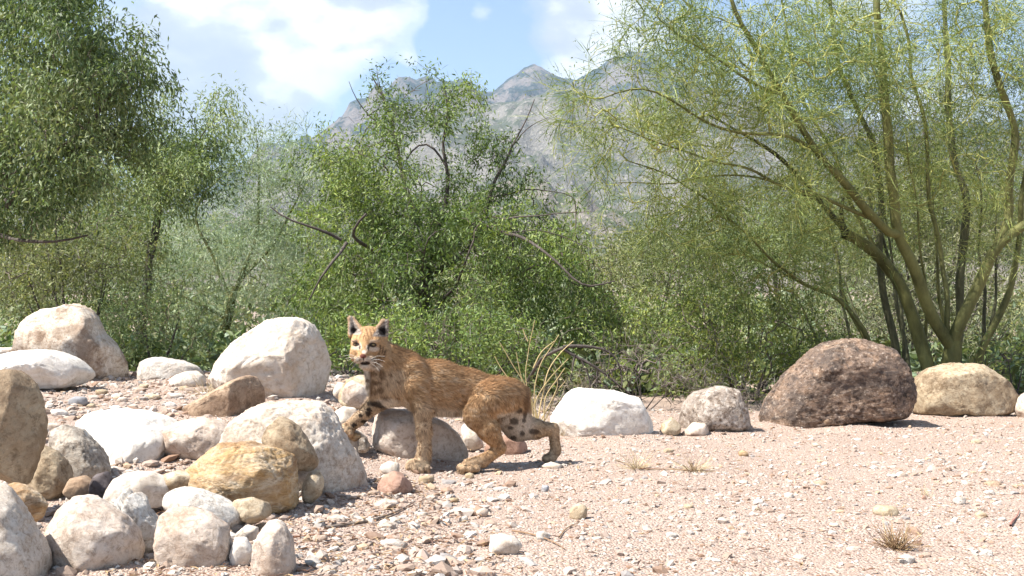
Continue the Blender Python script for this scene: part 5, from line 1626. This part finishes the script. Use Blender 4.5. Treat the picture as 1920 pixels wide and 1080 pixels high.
    # eye rims and tear lines, nose, mouth
    for x, y, rx, ry in ((667.9, 645.6, 6.4, 3.9), (698.6, 646.8, 8.0, 4.6)):
        mix(front * dot(x, y, rx, ry, 0.5), DRK)
    mix(front * dot(675, 652, 1.8, 4.5) * 0.9, DRK)
    mix(front * dot(690, 652, 2.0, 5.0) * 0.9, DRK)
    mix(front * dot(680.8, 668.0, 6.2, 4.2, 0.4), (0.15, 0.055, 0.04))
    mix(front * dot(681.5, 672.8, 1.6, 3.0) * 0.9, DRK)
    mix(hw * dot(685, 681, 9.5, 3.8, 0.4), DRK)
    mix(hw * sstep(628, 618, py) * (np.abs(px - 690) > 14) * 0.6, np.array((0.22, 0.165, 0.125)))
    # ears: pale hair inside, black at the root and on the backs
    for (tx, ty, bx_, by_, rx) in ((659, 597, 666, 624, 11), (724, 602, 714, 628, 15)):
        t = np.clip((py - ty) / (by_ - ty), 0, 1)
        cx_ = tx + (bx_ - tx) * t
        w_ = hw * sstep(1.0, 0.72, np.abs(px - cx_) / (2.5 + rx * t)) * ((py > ty - 4) & (py < by_ + 4))
        mix(w_ * 0.9, np.array((0.30, 0.26, 0.225)))
        mix(w_ * sstep(0.3, 0.9, np.sin(py * 2 * math.pi / 6.5 + px * .35)) * 0.6, DRK * 2)
    mix(hw * dot(663, 619.5, 6.5, 5), DRK)
    mix(hw * dot(717, 622, 8.5, 8), DRK)
    mix(hw * (N[:, 1] > 0.2) * (py < 625), DRK * 2)
    return np.clip(c, 0.01, 0.85)


ccol_ = coat(cv, cn)
FURM = attr_mat('bobcat_coat', 0.75, 0.0, spec=0.15)
cat0 = np.array((float(cv[:, 0].mean()), CD, 0.0))
bob = mesh_obj('bobcat', cv - cat0, quads, FURM, smooth=True, col=ccol_, loc=cat0)
tag(bob, 'tan spotted bobcat striding over the rocks with its head turned to look out', 'bobcat')

# coat of short hairs
g = np.random.default_rng(55)
qa = np.linalg.norm(np.cross(cv[quads[:, 2]] - cv[quads[:, 0]], cv[quads[:, 3]] - cv[quads[:, 1]]), axis=1)
NF = 125000
qi = g.choice(len(quads), NF, p=qa / qa.sum())
uv = g.random((NF, 2))
u_, v_ = uv[:, :1], uv[:, 1:]
qq = quads[qi]
bil = lambda A: (A[qq[:, 0]] * (1 - u_) + A[qq[:, 1]] * u_) * (1 - v_) + (A[qq[:, 3]] * (1 - u_) + A[qq[:, 2]] * u_) * v_
HP, HN = bil(cv), bil(cn)
HN /= np.maximum(np.linalg.norm(HN, axis=1), 1e-9)[:, None]
hx, hy = proj(HP)
dyh = HP[:, 1] - CD
isface = ((np.hypot((hx - 691) / 44, (hy - 642) / 54) < 1) | ((hy < 640) & (hx < 734))) & (dyh < -.005)
nose = at(681, 667, CD + HD - .11)
flow = np.tile(np.array((0.93, 0.05, -0.38)), (NF, 1))
fr_ = HP - nose
fr_ /= np.maximum(np.linalg.norm(fr_, axis=1), 1e-6)[:, None]
flow[isface] = fr_[isface]
legm = (hy > 770) & ~isface
flow[legm] = np.array((0.15, 0.1, -0.98))
nk = (~isface) & (hx < 765) & (hy < 760)
flow[nk] = np.array((0.45, 0.1, -0.88))
th = (hx > 870) & (hy > 740) & ~isface
flow[th] = np.array((0.30, 0.0, -0.95))
flow -= (flow * HN).sum(1)[:, None] * HN
flow /= np.maximum(np.linalg.norm(flow, axis=1), 1e-6)[:, None]
ln = np.where(isface, 0.0075, 0.019)
ln = np.where(legm, 0.009, ln)
ln = np.where((hy > 755) & (hx > 760) & (hx < 870) & (HN[:, 2] < -0.1), 0.026, ln)
ln = np.where((np.hypot(hx - 710, hy - 680) < 16) & isface, 0.014, ln)
ln = ln * g.uniform(0.6, 1.25, NF)
keep = ~(isface & ((np.hypot(hx - 681, hy - 668) < 6) | (np.hypot((hx - 668) / 8, (hy - 645.6) / 5) < 1) | (np.hypot((hx - 698.6) / 9, (hy - 646.8) / 5.5) < 1) | (np.hypot((hx - 685) / 10, (hy - 681) / 4) < 1)))
dirv = flow * 0.93 + HN * g.uniform(0.2, 0.62, (NF, 1)) + g.normal(0, 0.13, (NF, 3))
dirv /= np.linalg.norm(dirv, axis=1)[:, None]
side = np.cross(dirv, HN)
side /= np.maximum(np.linalg.norm(side, axis=1), 1e-6)[:, None]
wd = np.where(isface, 0.0011, 0.0015)[:, None]
tip = HP + dirv * ln[:, None]
V = np.stack([HP - side * wd - HN * .001, HP + side * wd - HN * .001, tip], 1)[keep]
hc = coat(HP, HN) * (1 + g.normal(0, 0.26, (NF, 1)))
hc = np.stack([hc * 0.85, hc * 0.85, np.clip(hc * 1.18 + 0.01, 0, .9)], 1)[keep]
nk_ = len(V)
fur = mesh_obj('fur', V.reshape(-1, 3) - cat0, np.arange(nk_ * 3).reshape(-1, 3), FURM, bob, True, col=np.clip(hc.reshape(-1, 3), 0.008, 0.9))
nv = np.repeat((HN + 0.25 * dirv + g.normal(0, .12, (NF, 3)))[keep], 3, 0)
nv /= np.linalg.norm(nv, axis=1)[:, None]
fur.data.normals_split_custom_set_from_vertices(nv.tolist())
tag(fur, kind='stuff')


def surf(px, py, lo_=-.32, hi_=0.1):
    ys_ = np.linspace(CD + lo_, CD + hi_, 900)
    P = np.array([at(px, py, y) for y in ys_])
    s = sdf_pts(P)
    k = int(np.argmax(s < 0))
    return P[k]


# eyes
em, t, b = new_mat('bobcat_eye')
tcn = nd(t, 'ShaderNodeTexCoord')
sx = nd(t, 'ShaderNodeSeparateXYZ')
t.links.new(tcn.outputs['Object'], sx.inputs[0])
rr_ = fmath(t, 'SQRT', fmath(t, 'ADD', fmath(t, 'POWER', sx.outputs[0], 2.0), fmath(t, 'POWER', sx.outputs[2], 2.0)))
t.links.new(ramp(t, rr_, [(0.0, (0.01, 0.008, 0.006)), (0.0036, (0.01, 0.008, 0.006)), (0.0044, (0.17, 0.115, 0.03)), (0.0078, (0.11, 0.07, 0.02)), (0.0092, (0.015, 0.01, 0.008))]), b.inputs['Base Color'])
b.inputs['Roughness'].default_value = 0.08
b.inputs['Specular IOR Level'].default_value = 0.6
for x, y in ((668.2, 645.9), (698.3, 646.9)):
    s_ = surf(x, y)
    v, f_ = ico(3)
    mesh_obj('eye', v * 0.0115 * np.array((1.0, 1.0, 0.62)), f_, em, bob, True, loc=s_ + np.array((0, 0.0085, 0)) - cat0)
# whiskers
wm, t, b = new_mat('whisker')
b.inputs['Base Color'].default_value = (0.8, 0.76, 0.68, 1)
WH = [((672, 672), (660, 665), (646, 667), -1), ((672, 675), (660, 671), (651, 677), -1), ((673, 677), (664, 676), (655, 686), -1), ((674, 679), (667, 681), (658, 693), -1), ((672, 674), (662, 669), (648, 672), -1),
      ((695, 673), (707, 667), (722, 668), 1), ((696, 676), (708, 673), (722, 678), 1), ((695, 678), (706, 680), (718, 688), 1), ((694, 680), (703, 686), (712, 696), 1)]
for a, m_, c_, s in WH:
    p0 = surf(*a)
    y0 = p0[1]
    p = np.array([p0, at(m_[0], m_[1], y0 - .004), at(c_[0], c_[1], y0 + (.01 if s < 0 else -.01))])
    p = resample(p, 0.006, g, 0.0)
    v, q_ = tube(p, np.linspace(0.0006, 0.0003, len(p)), 3)
    mesh_obj('whisker', v - cat0, q_, wm, bob, True)
# ------------------------------------------------------------------ the air
hz = bpy.data.materials.new('haze')
hz.use_nodes = True
t = hz.node_tree
t.nodes.clear()
mo = nd(t, 'ShaderNodeOutputMaterial')
pv = nd(t, 'ShaderNodeVolumePrincipled')
pv.inputs['Color'].default_value = (0.62, 0.80, 1.0, 1)
pv.inputs['Density'].default_value = 0.00008
pv.inputs['Anisotropy'].default_value = 0.2
t.links.new(pv.outputs[0], mo.inputs['Volume'])
X0, X1, Y0, Y1, Z0, Z1 = -9500, 9500, -9500, 9500, -9.0, 1750.0
hv = np.array([(x, y, z) for z in (Z0, Z1) for y in (Y0, Y1) for x in (X0, X1)], float)
hf = np.array([(0, 2, 3, 1), (4, 5, 7, 6), (0, 1, 5, 4), (2, 6, 7, 3), (0, 4, 6, 2), (1, 3, 7, 5)])
tag(mesh_obj('haze', hv, hf, hz), kind='stuff')
